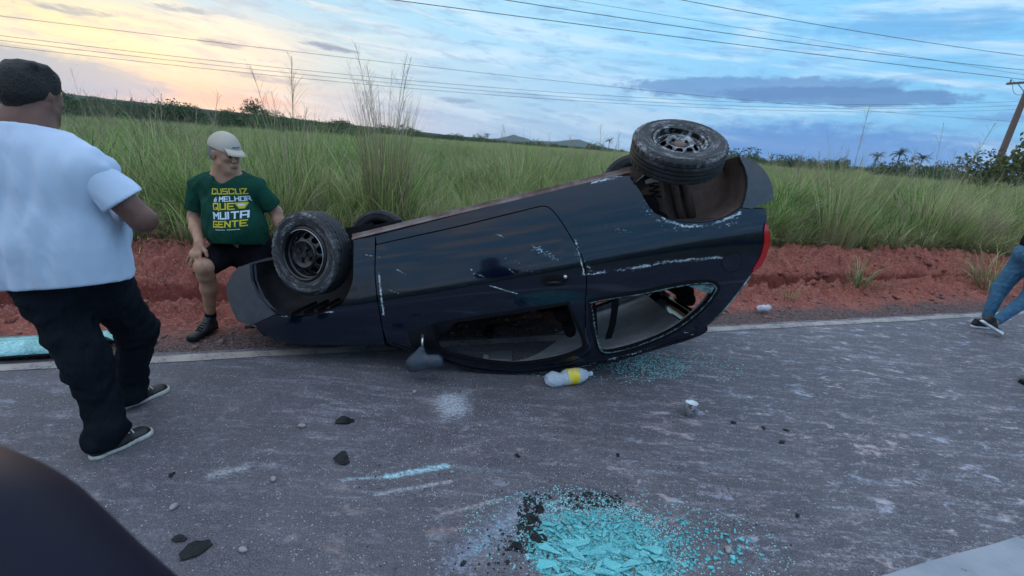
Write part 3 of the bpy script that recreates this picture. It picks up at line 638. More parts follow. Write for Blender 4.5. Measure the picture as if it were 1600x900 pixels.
az2 = np.concatenate([g.uniform(-58, -19, 420), g.uniform(-20, 12, 160), g.uniform(14, 58, 300)]); d2 = np.where(az2 < -18, g.uniform(65, 120, len(az2)), np.where(az2 < 13, g.uniform(130, 200, len(az2)), g.uniform(95, 170, len(az2))))
s2 = np.interp(az2, [-58, -45, -30, -20, -16, 0, 12, 16, 30, 45, 58], [.50, .50, .50, .48, .62, .50, .45, .50, .58, .62, .7])*1.0*(.35+.8*g.uniform(0, 1, len(az2))**2.2)*(1+.35*np.sin(az2*1.3)*np.sin(az2*.47+1))
scatter('bush_belt', np.stack([d2*np.sin(np.radians(az2)), d2*np.cos(np.radians(az2)), d2*0-.3], 1), s2, wp, 19)
hz = g.uniform(-58, -20, 500); hd = g.uniform(560, 740, 500)
scatter('hillside_woodland', np.stack([hd*np.sin(np.radians(hz)), hd*np.cos(np.radians(hz)), 1+np.interp(hz, [-58, -45, -30, -20], [6, 8, 5, 2])*(hd-560)/190], 1), g.uniform(.5, 1.0, 500), wp, 10)

# ------------------------------------------------------------------ power line
MW = M_('weathered_wood', (.17, .12, .11), rough=.9, bump=.7, bscale=14); MWI = M_('aluminium_wire', (.10, .11, .13), rough=.5, metal=.4); MIN = M_('ceramic', (.30, .28, .27), rough=.3)
PX, PY, _ = RC(36.3, 19.3)
pole = empty('power_pole', (PX, PY, 0)); tag(pole, 'leaning brown wooden power pole with a crossarm at the right edge', 'power pole')
lean = Vector((.03, 0, 1)).normalized()
mb = MB(); mb.tube([Vector((0, 0, -.5)), lean*4.5, lean*8.9], [.19, .165, .13], 12); autosmooth(mb.build('pole_shaft', MW, pole))
ca = MB(); ca.box(tuple(lean*7.05), (2.2, .12, .12), Matrix.Rotation(R(107.9), 3, 'Z')); bevel(ca.build('crossarm', MW, pole), .01)
ct = lean*7.05; adir = Vector((ET[0], ET[1], 0))
for k in (-1., -.35, .95):
    mb = MB(); mb.lathe([(0, .0), (.03, .0), (.03, .05), (.06, .06), (.035, .1), (.055, .12), (.03, .18), (0, .18)], 12, Matrix.Translation(ct+adir*k+Vector((0, 0, .06)))); mb.build('insulator', MIN, pole, True)
for sg in (-1, 1):
    mb = MB(); mb.tube([lean*6.4, ct+adir*.6*sg], .02, 6); mb.build('brace', MW, pole)
mb = MB(); mb.tube([ct+adir*-.1+Vector((-.8+.0*k, 0, 0))*0+Vector((-.55+.55*cos(k*.35+pi), 0, -.0-.75*sin(k*.35))) for k in range(10)], .012, 5); mb.build('jumper_wire', MWI, pole)
def wire(pts, lab, r_=.012):
    """pts: (s, t, z) on the span; quadratic sag through three of them, extended both ways"""
    (s0, t0, z0), (s1, t1, z1), (s2, t2, z2) = pts; co = np.polyfit([s0, s1, s2], [z0, z1, z2], 2); ss = np.linspace(wire.rng[0], wire.rng[1], 60)
    P = [RC(s, t0, float(np.polyval(co, s))) for s in ss]; mb = MB(); mb.tube(P, r_, 5); o = mb.build('power_wire', MWI); tag(o, lab, 'wire', 'overhead power wires')
wire.rng = (-12, 36.3)
wire([(.95, 19, 5.99), (10.8, 19, 6.25), (34.3, 19, 7.0)], 'lowest thick wire, running from the top centre down to the pole at the right', .014)
wire([(5.38, 19.2, 6.63), (17.3, 19.2, 6.86), (35.1, 19.2, 7.54)], 'second thick wire from the pole, crossing just above the lowest one', .014)
wire([(8.5, 19.4, 7.08), (17.2, 19.4, 7.18), (26.1, 19.4, 7.28)], 'thin faint wire between the thick wires over the large dark cloud', .007)
wire([(13.9, 19.6, 7.86), (24.8, 19.6, 8.01), (34.6, 19.6, 8.32)], 'highest wire, crossing the top right corner of the sky', .014)
wire.rng = (-32, 90)
wire([(-21.6, 40, 6.61), (-1.5, 40, 6.62), (23.6, 40, 6.91)], 'topmost of the far thin wires crossing the sunset sky', .014)
wire([(-21.8, 40.2, 5.52), (-3.3, 40.2, 5.46), (23.7, 40.2, 6.27)], 'upper of the tight bundle of far wires crossing the sunset sky', .014)
wire([(-21.8, 40.4, 5.26), (-3.3, 40.4, 5.19), (23.7, 40.4, 5.96)], 'middle wire of the tight bundle of far wires crossing the sunset sky', .014)
wire([(-21.9, 40.6, 4.96), (-3.3, 40.6, 4.93), (23.7, 40.6, 5.70)], 'lowest wire of the tight bundle of far wires crossing the sunset sky', .014)

# ------------------------------------------------------------------ thin evening haze
mb = MB(); mb.box((0, 0, 74), (6600, 6600, 152)); hz_ = mb.build('haze', None); hm = bpy.data.materials.new('air'); hm.use_nodes = True; t = NT(hm.node_tree)
pv = t.n.new('ShaderNodeVolumePrincipled'); pv.inputs['Color'].default_value = (.62, .76, .95, 1); pv.inputs['Density'].default_value = .00014; oo = t.n.new('ShaderNodeOutputMaterial'); t.l.new(pv.outputs[0], oo.inputs['Volume']); hz_.data.materials.append(hm); hz_['kind'] = 'stuff'

# ------------------------------------------------------------------ the overturned car (built upright: x to the rear, y to its right, z up; then rolled over)
CM = Matrix(((0.95968, -0.02364, 0.28011, -2.1250), (0.01269, -0.9918, -0.12719, 3.7252), (0.28082, 0.12562, -0.95151, .6829), (0, 0, 0, 1)))
car = empty('hatchback_car'); CS = 1.07
car.matrix_world = CM @ Matrix.Scale(CS, 4); CW = CM @ Matrix.Scale(CS, 4)
tag(car, 'dark blue three-door hatchback lying on its roof across the road edge, scraped and windowless', 'car')
ZK = [.10, .2, .35, .5, .63, .70, .80, .90, .98, 1.1, 1.25, 1.4, 1.5]; YK = [.745, .765, .790, .806, .815, .808, .790, .768, .742, .70, .645, .58, .53]
_mk = np.gradient(YK, ZK)
def prof(z):
    z = min(max(z, .02), 1.5); i = min(max(int(np.searchsorted(ZK, z))-1, 0), len(ZK)-2); h = ZK[i+1]-ZK[i]; q = (z-ZK[i])/h
    if q < 0: return YK[0]+_mk[0]*(z-ZK[0])
    return YK[i]*(2*q**3-3*q*q+1)+h*_mk[i]*(q**3-2*q*q+q)+YK[i+1]*(-2*q**3+3*q*q)+h*_mk[i+1]*(q**3-q*q)
def ys(x, z): return prof(z)-.17*min(max((.95-x)/.95, 0), 1.2)**2.3-.14*min(max((x-2.95)/.85, 0), 1.3)**2.4-.02*min(max((1.2-x), 0), 1)
# paint, with the scratches where the crash left them
SCR = [(1.123,.439,1.092,.689,.010,1),(2.311,.478,2.325,.684,.008,.9),(2.321,.687,2.594,.708,.016,.7),(2.594,.708,2.837,.712,.016,.8),(2.837,.712,3.131,.751,.014,.9),(2.3,.551,2.372,.678,.024,.45),(2.741,.332,2.839,.475,.012,1),(2.839,.475,2.936,.529,.014,1),(2.936,.529,3.078,.551,.014,1),(3.078,.551,3.255,.518,.014,1),(1.763,.639,1.913,.722,.006,1),(2.062,.465,2.19,.57,.03,.5),(1.68,.54,1.744,.584,.006,.6),(1.237,.435,1.283,.475,.004,.8),(1.163,.545,1.213,.575,.004,.7),(1.867,.352,1.915,.381,.006,.6),(1.672,.519,1.698,.582,.016,.4),(1.896,.564,1.924,.597,.006,.7),(2.359,.949,2.358,1.22,.01,.7),(1.758,1.279,2.092,1.319,.008,.8),(2.006,1.326,2.305,1.311,.012,.9),(2.391,1.299,2.805,1.272,.018,.6),(2.888,1.198,2.936,1.228,.008,.8),(2.469,.174,2.692,.174,.012,1),(.436,.578,.786,.608,.008,.8),(1.063,.311,1.175,.352,.006,.6),(2.186,1.119,2.209,1.247,.02,.5),(2.711,.356,2.831,.499,.03,.4),(2.476,.418,2.629,.495,.02,.3),(2.831,.52,3.225,.565,.032,.4),(1.9,.50,2.05,.60,.03,.2)]
MP, t, b = mat('navy_paint', (.010, .022, .055), rough=.22, coat=1., metal=.35)
v = t.coord(); X, Y, Z = t.xyz(v)[:3]
side = t.smooth(Y, .3, .4)
v2 = t.mapping(v, (14, 14, 60), (0, R(-35), 0)); gr = t.noise(v2, 2.2, 5, .8); gr2 = t.noise(v, 90, 4, .8)
tot = None
for (a0, a1, b0, b1, w_, s_) in SCR:
    w2 = w_*1.15
    q = t.m('MULTIPLY', t.m('MAXIMUM', t.seg(X, Z, (a0, a1), (b0, b1), w2), 0.), s_*1.3)
    tot = q if tot is None else t.m('MAXIMUM', tot, q)
mk = t.m('MULTIPLY', t.smooth(t.m('MULTIPLY_ADD', t.m('SUBTRACT', t.m('ADD', t.m('MULTIPLY', gr, .6), t.m('MULTIPLY', gr2, .4)), .5), 7.5, tot), .75, 1.15), t.smooth(tot, .0, .12))
mk = t.m('MULTIPLY', t.m('MULTIPLY', mk, side), t.smooth(t.noise(v, 13., 4, .7), .36, .56))
fine_s = t.smooth(t.noise(t.mapping(v, (3, 3, 90), (0, R(28), 0)), 3., 3, .7), .70, .76)
fine_s = t.m('MULTIPLY', fine_s, t.smooth(t.noise(v, 3.1, 3), .50, .62)); 
dust = t.smooth(t.noise(v, 4.2, 6, .7), .42, .72)
c = t.mix(t.m('MULTIPLY', dust, .06), (.002, .007, .020, 1), (.04, .055, .08, 1)); c = t.mix(t.m('MULTIPLY', fine_s, .45), c, (.30, .37, .42, 1)); c = t.mix(mk, c, (.62, .74, .80, 1))
t.l.new(c, b.inputs['Base Color']); t.l.new(t.m('MULTIPLY', t.m('SUBTRACT', 1., mk), .15), b.inputs['Metallic'])
t.l.new(t.m('MULTIPLY_ADD', mk, .5, t.m('MULTIPLY_ADD', dust, .10, .10)), b.inputs['Roughness']); t.l.new(t.m('SUBTRACT', 1., mk), b.inputs['Coat Weight'])
b.inputs['Coat Roughness'].default_value = .05; b.inputs['Specular IOR Level'].default_value = .15
t.l.new(t.bump(t.m('ADD', t.m('MULTIPLY', t.noise(v, 2.6, 2, .5), 1.), t.m('MULTIPLY', mk, .03)), .16, .05), b.inputs['Normal'])
MBP, t, b = mat('grey_bumper_plastic', (.05, .055, .06), rough=.33, spec=.5)
v = t.coord(); n_ = t.noise(v, 9, 5, .7); t.l.new(t.mix(t.smooth(n_, .35, .8), (.050, .058, .070, 1), (.085, .092, .105, 1)), b.inputs['Base Color']); t.l.new(t.bump(t.noise(v, 160, 2), .1, .002), b.inputs['Normal'])
MRB = M_('black_plastic', (.008, .009, .012), rough=.5, spec=.3, var=.5, vscale=12); MBL = M_('black_trim', (.005, .005, .007), rough=.7, spec=.2); MUN = M_('brown_undercoat', (.075, .052, .045), rough=.85, col2=(.11, .075, .06), vscale=14, bump=.4, bscale=60)
MMIR = M_('mirror_shell', (.035, .05, .075), rough=.5, var=.4, vscale=18)
MLIN = M_('headlining', (.55, .56, .60), rough=1, spec=.0, col2=(.42, .43, .47), vscale=7, bump=.2, bscale=200); MSEAT = M_('seat_cloth', (.010, .010, .013), rough=.95, spec=.1, bump=.3, bscale=150); MDK = M_('dark_cabin_plastic', (.02, .021, .024), rough=.7)
MTR = M_('grey_trim', (.26, .27, .30), rough=.8, var=.3); MCH = M_('bright_metal', (.62, .64, .66), rough=.28, metal=.9); MRED = M_('red_lens', (.45, .01, .02), rough=.12, coat=1.)
MGE = M_('broken_glass_edge', (.22, .40, .41), rough=.3, col2=(.03, .07, .08), vscale=40, spec=.8)
MTG = M_('tinted_glass', (.004, .005, .006), rough=.08, coat=.3)
def inpoly(p, poly):
    x, y = p; r_ = False; j = len(poly)-1
    for i in range(len(poly)):
        if (poly[i][1] > y) != (poly[j][1] > y) and x < (poly[j][0]-poly[i][0])*(y-poly[i][1])/(poly[j][1]-poly[i][1])+poly[i][0]: r_ = not r_
        j = i
    return r_
def dens(poly, h):
    out = []
    for i in range(len(poly)):
        a = Vector(poly[i]); b_ = Vector(poly[(i+1) % len(poly)]); n = max(1, int((b_-a).length/h))
        for k in range(n): out.append(a.lerp(b_, k/n))
    return out
def panel(name, poly, m, parent, holes=(), side=1, off=0., rim=.02, h=.03, ysf=None, rimmat=None):
    f_ = ysf or ys; loops = [dens([Vector(p) for p in l], h) for l in (poly, *holes)]; pts = []; ed = []; lp = []
    for l in loops:
        b0 = len(pts); pts += l; ed += [(b0+i, b0+(i+1) % len(l)) for i in range(len(l))]; lp.append((b0, len(l)))
    x0 = min(p.x for p in loops[0]); x1 = max(p.x for p in loops[0]); z0 = min(p.y for p in loops[0]); z1 = max(p.y for p in loops[0]); P2 = [tuple(p) for p in loops[0]]; H2 = [[tuple(p) for p in l] for l in loops[1:]]
    xx = x0
    B = np.array([tuple(p) for p in pts])
    row = 0; z = z0
    while z < z1:
        x = x0+(row % 2)*h/2
        while x < x1:
            if inpoly((x, z), P2) and not any(inpoly((x, z), q) for q in H2) and ((B-np.array((x, z)))**2).sum(1).min() > (h*.45)**2: pts.append(Vector((x, z)))
            x += h
        z += h*.87; row += 1
    ov, _, of, *_ = delaunay_2d_cdt([Vector(p) for p in pts], ed, [], 1, 1e-5)
    of = [f for f in of if (lambda c: inpoly(c, P2) and not any(inpoly(c, q) for q in H2))((sum(ov[i].x for i in f)/len(f), sum(ov[i].y for i in f)/len(f)))]
    nb = sum(n for _, n in lp)
    def nrm(x, z):
        e = .004; dx = (f_(x+e, z)-f_(x-e, z))/(2*e); dz = (f_(x, z+e)-f_(x, z-e))/(2*e); return Vector((-dx, side, -dz)).normalized()
    V = []; N = []
    for p in ov: n = nrm(p.x, p.y); V.append(Vector((p.x, side*f_(p.x, p.y), p.y))+n*off); N.append(n)
    F = []
    for f in of:
        n = (V[f[1]]-V[f[0]]).cross(V[f[2]]-V[f[0]]); F.append(tuple(f) if n.y*side > 0 else tuple(reversed(f)))
    # rim: edges used once
    ec = {}
    for f in F:
        for i in range(len(f)): a, b_ = f[i], f[(i+1) % len(f)]; ec[(a, b_)] = ec.get((a, b_), 0)+1
    bd = [(a, b_) for (a, b_) in ec if (b_, a) not in ec]; mp = {}; ns = len(V)
    for a, b_ in bd:
        for k in (a, b_):
            if k not in mp: mp[k] = (len(V), len(V)+1); V += [V[k].copy(), V[k]-N[k]*rim]; N += [None, None]
        F.append((mp[a][0], mp[a][1], mp[b_][1], mp[b_][0]))
    o = mobj(name, V, F, m, parent); me = o.data
    nf = len(of); sm = [i < nf for i in range(len(me.polygons))]
    if rimmat: me.materials.append(rimmat); me.polygons.foreach_set('material_index', [0 if s_ else 1 for s_ in sm])
    me.polygons.foreach_set('use_smooth', [True]*len(sm)); ln = []
    for p in me.polygons:
        for vi in p.vertices: ln.append(tuple(N[vi]) if p.index < nf else tuple(p.normal))
    me.normals_split_custom_set(ln); return o
def bridge(name, path, bulge, m, parent, up=-1, n=20, pw=2.6, smooth=True, inset=0., y0=-1, y1=1):
    P = [Vector(p) for p in path]; V = []; F = []
    for i, p in enumerate(P):
        d = (P[min(i+1, len(P)-1)]-P[max(i-1, 0)]).normalized(); nn = Vector((-d.y, d.x))*up; bl = bulge[i] if hasattr(bulge, '__len__') else bulge
        for j in range(n+1):
            u = y0+(y1-y0)*j/n; q = p+nn*(bl*(1-abs(u)**pw)-inset); V.append((q.x, u*(ys(p.x, p.y)-inset*.3), q.y))
    for i in range(len(P)-1):
        for j in range(n): F.append((i*(n+1)+j, (i+1)*(n+1)+j, (i+1)*(n+1)+j+1, i*(n+1)+j+1))
    return mobj(name, V, F, m, parent, smooth)
c2 = lambda pts, n=5: [tuple(p)[:2] for p in catmull([(*p, 0) for p in pts], n)]
archf = c2([(1.014,.212),(.974,.379),(.946,.463),(.87,.555),(.79,.592),(.656,.609),(.538,.597),(.437,.574),(.393,.559)])
fdg = c2([(1.147,.216),(1.135,.268),(1.097,.43),(1.079,.556),(1.064,.687),(1.048,.801),(1.036,.879)], 3)
hoodl = c2([(1.036,.879),(.923,.86),(.739,.824),(.425,.764),(.263,.675),(.208,.602)], 4)
fend = archf[::-1]+fdg[0:]+hoodl[1:]+[(.227, .594), (.389, .566)]
sg_ = .006
doorf = c2([(1.144,.269),(1.104,.43),(1.086,.556),(1.071,.687),(1.056,.801),(1.06,.88)], 3)
dtop = c2([(1.11,.905),(1.345,1.050),(1.50,1.145),(1.68,1.222),(1.93,1.262),(2.15,1.258),(2.275,1.222)], 5)
drear = c2([(2.285,1.17),(2.272,1.08),(2.285,.96),(2.302,.85),(2.315,.795),(2.333,.685),(2.326,.575),(2.287,.462),(2.248,.356),(2.191,.261),(2.118,.25)], 3)
dwin = c2([(1.364,.814),(1.541,.817),(1.858,.832),(2.202,.846)], 2)+c2([(2.222,.963),(2.248,1.081),(2.252,1.165),(2.22,1.195),(2.108,1.219),(1.939,1.222),(1.775,1.200),(1.619,1.145),(1.469,1.072),(1.369,1.010),(1.350,.901)], 3)[0:]
door_poly = doorf+dtop+drear+[(1.667, .265)]
def grow(poly, d):
    P = [Vector(p) for p in poly]; A2 = sum(P[i].x*P[(i+1) % len(P)].y-P[(i+1) % len(P)].x*P[i].y for i in range(len(P))); sg = 1 if A2 > 0 else -1; out = []
    for i in range(len(P)):
        e1 = (P[i]-P[i-1]); e2 = (P[(i+1) % len(P)]-P[i])
        if e1.length < 1e-6 or e2.length < 1e-6: continue
        n = Vector((e1.normalized().y+e2.normalized().y, -e1.normalized().x-e2.normalized().x))
        out.append(tuple(P[i]+n.normalized()*sg*d) if n.length > .2 else tuple(P[i]))
    return out
roofe = c2([(1.075,.905),(1.103,.914),(1.349,1.083),(1.522,1.193),(1.791,1.286),(2.093,1.314),(2.229,1.318),(2.379,1.328),(2.514,1.317),(2.764,1.283),(2.903,1.265),(3.016,1.232)], 4)
rearl = c2([(3.024,1.186),(3.103,1.122),(3.215,.997),(3.291,.893),(3.335,.855),(3.387,.78),(3.410,.689),(3.403,.596),(3.411,.525)], 4)
archr = c2([(2.689,.185),(2.73,.293),(2.741,.332),(2.778,.41),(2.842,.461),(2.94,.507),(3.06,.529),(3.153,.526),(3.227,.505),(3.267,.487)], 4)
qwin = c2([(2.331,.865),(2.401,.863),(2.632,.870),(2.861,.869),(3.03,.884),(3.086,.926),(3.07,.973),(3.008,1.047),(2.889,1.138),(2.767,1.195),(2.603,1.236),(2.436,1.252),(2.363,1.235),(2.338,1.177),(2.328,1.005)], 3)
dg = grow(door_poly, sg_)
k0 = min(range(len(dg)), key=lambda i: (dg[i][0]-2.118)**2+(dg[i][1]-.25)**2)
k1 = min(range(len(dg)), key=lambda i: (dg[i][0]-1.11)**2+(dg[i][1]-.905)**2)
inner = dg[k1:k0+1][::-1]      # from the sill corner round the rear and the top to the foot of the A pillar
body_poly = [(1.151, .216), (1.524, .201), (1.994, .182), (2.601, .165)]+archr+[(3.321, .506)]+rearl[::-1]+roofe[::-1]+inner[::-1]+[(1.667, .258), (1.148, .263)]
def lint(pts):   # drop near-duplicates
    o = []
    for p in pts:
        if not o or (Vector(p)-Vector(o[-1])).length > .0035: o.append(p)
    return o
for sd_ in (1, -1):
    far = sd_ < 0
    fo = panel('front_fender', lint(fend), MP, car, side=sd_, rim=.025)
    bo = panel('body_side', lint(body_poly), MP, car, [qwin], side=sd_, rim=.04, off=0)
    panel('window_seal', lint(grow(qwin, .018)), MBL, bo, [lint(grow(qwin, -.012))], side=sd_, off=.003, rim=.02)
    do = panel('door', lint(door_poly), MP, car, [dwin], side=sd_, rim=.035)
    if far: panel('window_glass', lint(grow(dwin, .004)), MTG, do, side=sd_, off=-.012, rim=.004, h=.06)
    panel('window_seal', lint(grow(dwin, .012)), MBL, do, [lint(grow(dwin, -.010))], side=sd_, off=.003, rim=.02)
    # inner skins: door card and grey pillar trim
    yi = lambda x, z: ys(x, z)-.065
    dc = [(1.12, .28), (2.2, .28), (2.28, .47), (2.30, .68), (2.27, .835), (1.36, .805), (1.08, .86)]
    panel('door_card', dc, MDK, do, side=sd_, rim=.01, h=.08, ysf=yi)
    panel('pillar_trim', lint([(2.31, .86)]+[(2.30, 1.24)]+[(2.42, 1.29), (2.76, 1.25), (2.9, 1.23), (3.02, 1.16), (3.2, .97), (3.27, .88), (2.8, .84)]), MTR, bo, [lint(grow(qwin, -.006))], side=sd_, rim=.01, h=.05, ysf=yi)
    panel('side_trim', [(2.36, .25), (2.66, .25), (2.72, .45), (3.3, .55), (3.3, .84), (2.8, .82), (2.33, .84)], MDK, bo, side=sd_, rim=.01, h=.08, ysf=yi)
    fb = panel('bumper_corner', lint([(.294,.225),(.202,.227)]+c2([(.14,.262),(.098,.298),(.064,.345),(.057,.427),(.074,.515),(.097,.568)], 3)+[(.16,.590),(.227,.596),(.392,.561),(.356,.517),(.31,.448),(.280,.332)]), MBP, car, side=sd_, off=.012, rim=.05)
    rb = panel('bumper_corner', lint([(3.303,.206)]+c2([(3.348,.226),(3.409,.282),(3.451,.364),(3.460,.447),(3.450,.482)], 3)+[(3.321,.508),(3.267,.489),(3.290,.45),(3.315,.39),(3.327,.336),(3.322,.276)]), MBP, car, side=sd_, off=.014, rim=.05)
    tl = panel('tail_light', c2([(3.392,.600),(3.412,.689),(3.389,.782),(3.350,.852),(3.300,.868),(3.345,.80),(3.372,.72),(3.378,.64),(3.392,.600)], 4)[:-1], MRED, car, side=sd_, off=.008, rim=.02, h=.02)
    # wheel housings
    for nm, arch, ydeep, mt in (('wheel_housing', archf+[(.356,.517),(.31,.448),(.286,.332),(.30,.235)], .36, MRB), ('wheel_housing', archr+[(3.288,.45),(3.312,.39),(3.322,.336),(3.316,.276),(3.295,.215)], .50, MUN)):
        V = []; F = []; inn = [(x, z-.004) for x, z in arch]
        for x, z in inn: V += [(x, sd_*(ys(x, z)-.006), z), (x, sd_*ydeep, z+.0)]
        for i in range(len(inn)-1): F.append((2*i, 2*i+2, 2*i+3, 2*i+1))
        x0, x1 = (max(p[0] for p in arch), min(p[0] for p in arch)); base = len(V)
        V += [(p[0], sd_*ydeep, .12) for p in inn]
        for i in range(len(inn)-1): F.append((2*i+1, 2*i+3, base+i+1, base+i))
        wh = mobj(nm, V, F, mt, car, True)
        if mt is MUN:
            for xr, wr, dz in ((2.90, .07, 0), (3.00, .05, .0), (3.07, .055, 0)):
                mb = MB(); mb.tube([(xr-.01, sd_*(ydeep+.005), .14), (xr, sd_*(ydeep+.02), .32), (xr+.012, sd_*(ydeep+.005), .51)], wr*.5, 10); mb.build('pressed_rib', MUN, wh, True)
        else:
            mb = MB()
            for k in range(6): mb.box((.50+.085*k, sd_*.60, .588-.004*abs(k-3)), (.02, .36, .02))
            mb.build('liner_rib', MRB, wh)
# door handle, lock, mirror on the near side; the far ones too
for do, sd_ in [(o, 1 if i == 0 else -1) for i, o in enumerate([o for o in COL.objects if o.name.startswith('door') and o.parent == car and 'card' not in o.name])]:
    hx, hz = 2.146, .682; e = Vector((.161, .025)).normalized(); nrm = Vector((-e.y, e.x))
    def ell(rx, rz, n=28): return [tuple(Vector((hx, hz))+e*rx*cos(2*pi*k/n)+nrm*rz*sin(2*pi*k/n)) for k in range(n)]
    hd = panel('door_handle', ell(.088, .040), MRB, do, side=sd_, off=.010, rim=.012, h=.012)
    panel('handle_recess', ell(.075, .028), MBL, hd, side=sd_, off=.0125, rim=.003, h=.012)
    mb = MB(); g0 = Vector((hx-.055, sd_*(ys(hx, hz)+.016), hz+.008)); mb.tube([g0, g0+Vector((.05, sd_*.010, .006)), g0+Vector((.095, sd_*.0, .014))], [.007, .012, .009], 8); mb.build('grip', MRB, hd, True)
    mb = MB(); p0 = Vector((hx+.066, sd_*(ys(hx, hz)+.010), hz-.006)); mb.tube([p0, p0+Vector((0, sd_*.014, 0))], .011, 12); mb.build('lock', MCH, hd, True)
    # mirror: triangular sail on the window corner, arm and drooping housing
    sl_ = panel('mirror_sail', [(1.20, .835), (1.355, .815), (1.352, .93), (1.345, 1.00), (1.20, .93)], MRB, do, side=sd_, off=.006, rim=.01)
    mr = empty('door_mirror', (0, 0, 0), do)
    y_ = sd_*(ys(1.28, .9)+.01)
    if sd_ > 0:
        mb = MB(); mb.tube([(1.285, y_, .868), (1.288, y_+.045, .885), (1.284, y_+.06, .93)], [.011, .008, .008], 8); mb.build('hinge', MCH, mr, True)
        q0 = np.array((1.275, y_+.065, .985)); h_ = sdf_mesh('housing', [cone(q0+(-.0, 0, -.045), q0+(-.055, .0, .035), .024, .055, ((0, 1, 0), .75)), cone(q0+(-.055, 0, .035), q0+(.070, 0, .045), .055, .048, ((0, 1, 0), .75))], .007, MMIR, .03, mr, cut=[(q0+(0, 0, .075), (0, .1, 1))])
    else:
        q0 = np.array((1.27, y_-.09, .90)); sdf_mesh('housing', [cone(q0-(.0, .06, 0), q0+(.0, .06, 0), .06, .055)], .012, MRB, .03, mr)
# fuel flap: a shallow ring
b1 = [o for o in COL.objects if o.name.startswith('body_side')][0]
circ = lambda x, z, r_, n=26: [(x+r_*cos(2*pi*k/n), z+r_*sin(2*pi*k/n)) for k in range(n)]
panel('fuel_flap', circ(3.18, .79, .058), MP, b1, side=1, off=.002, rim=.004, h=.02)
panel('flap_gap', circ(3.18, .79, .062), MBL, b1, [circ(3.18, .79, .0585)], side=1, off=.0015, rim=.003, h=.012)
# sheets across the car
bridge('bonnet', [(1.036,.879),(.923,.86),(.739,.824),(.5,.785),(.425,.764),(.33,.72),(.263,.675)], [.07, .085, .10, .11, .12, .09, .07], MP, car)
ff = bridge('front_face', [(.263,.675),(.225,.63),(.208,.602),(.16,.585),(.10,.568)], [.07, .07, .06, .05, .05], MRB, car)
for s_ in (1, -1):
    V = []; F = []
    for i in range(9):
        u = .55+.43*i/8
        for (x, z) in ((.262, .672), (.20, .600)): V.append((x-.06*(1-u**2.6)*.8-.012, s_*u*ys(x, z), z+(.02 if z > .65 else 0)))
    for i in range(8): F.append((2*i, 2*i+1, 2*i+3, 2*i+2))
    hl = mobj('headlight', V, F, M_('headlight_lens', (.10, .12, .13), rough=.08, coat=1.), car, True)
    mb = MB(); mb.tube([V[i] for i in range(1, 18, 2)]+[(V[16][0]+.06, V[16][1]+s_*.012, .70), (V[16][0]+.17, V[16][1]+s_*.03, .757)], .006, 6); mb.build('trim_strip', MCH, hl, True)
bridge('front_bumper', [(.097,.568),(.074,.515),(.057,.427),(.064,.345),(.098,.298),(.202,.227),(.294,.225)], [.05]*5+[.03, 0], MBP, car)
bridge('scuttle', [(1.13, .94), (1.085,.91),(1.036,.879)], [.10, .10, .08], MBL, car)
rf = bridge('roof', [(p[0], p[1]) for p in c2([(1.50,1.180),(1.522,1.193),(1.791,1.286),(2.093,1.314),(2.379,1.328),(2.514,1.317),(2.764,1.283),(2.903,1.265),(3.016,1.232),(3.03,1.19)], 3)][::-1], .020, MP, car, -1)
bridge('headliner', [(p[0], p[1]) for p in c2([(1.56,1.195),(1.791,1.275),(2.093,1.302),(2.379,1.31),(2.514,1.30),(2.764,1.27),(2.95,1.22)], 4)][::-1], .02, MLIN, car, -1, inset=.03)
bridge('rear_window_frame', [(3.20, 1.02), (3.22,.99),(3.291,.893),(3.335,.855)][::-1], .10, MP, car, -1)
tg = bridge('tailgate', [(3.335,.855),(3.387,.78),(3.410,.689),(3.403,.596),(3.411,.525)][::-1], .09, MP, car, -1)
bridge('rear_window_frame', [(3.024,1.186),(3.06,1.155)][::-1], .05, MP, car, -1)
bridge('rear_bumper', [(3.450,.482),(3.460,.447),(3.451,.364),(3.409,.282),(3.348,.226),(3.303,.206)][::-1], [0, .03, .06, .09, .09, .09], MBP, car, -1)
mb = MB(); mb.tube([(3.075, .622*0+ys(3.07, 1.14)*1.0-.004, 1.145), (3.15, ys(3.15, 1.07)-.004, 1.075), (3.225, ys(3.225, .975)-.004, .985), (3.285, ys(3.29, .9)-.004, .905)], .006, 6); mb.build('glass_edge', MGE, car, True)
for s_ in (1, -1):    # roof gutter rails, two ribs each side
    for off_, dz in ((.004, -.012), (.000, -.040)):
        mb = MB(); mb.tube([(x, s_*(ys(x, z+dz)+off_), z+dz) for x, z in roofe[2:-2]], .0055, 5); mb.build('roof_gutter', MBL, car, True)
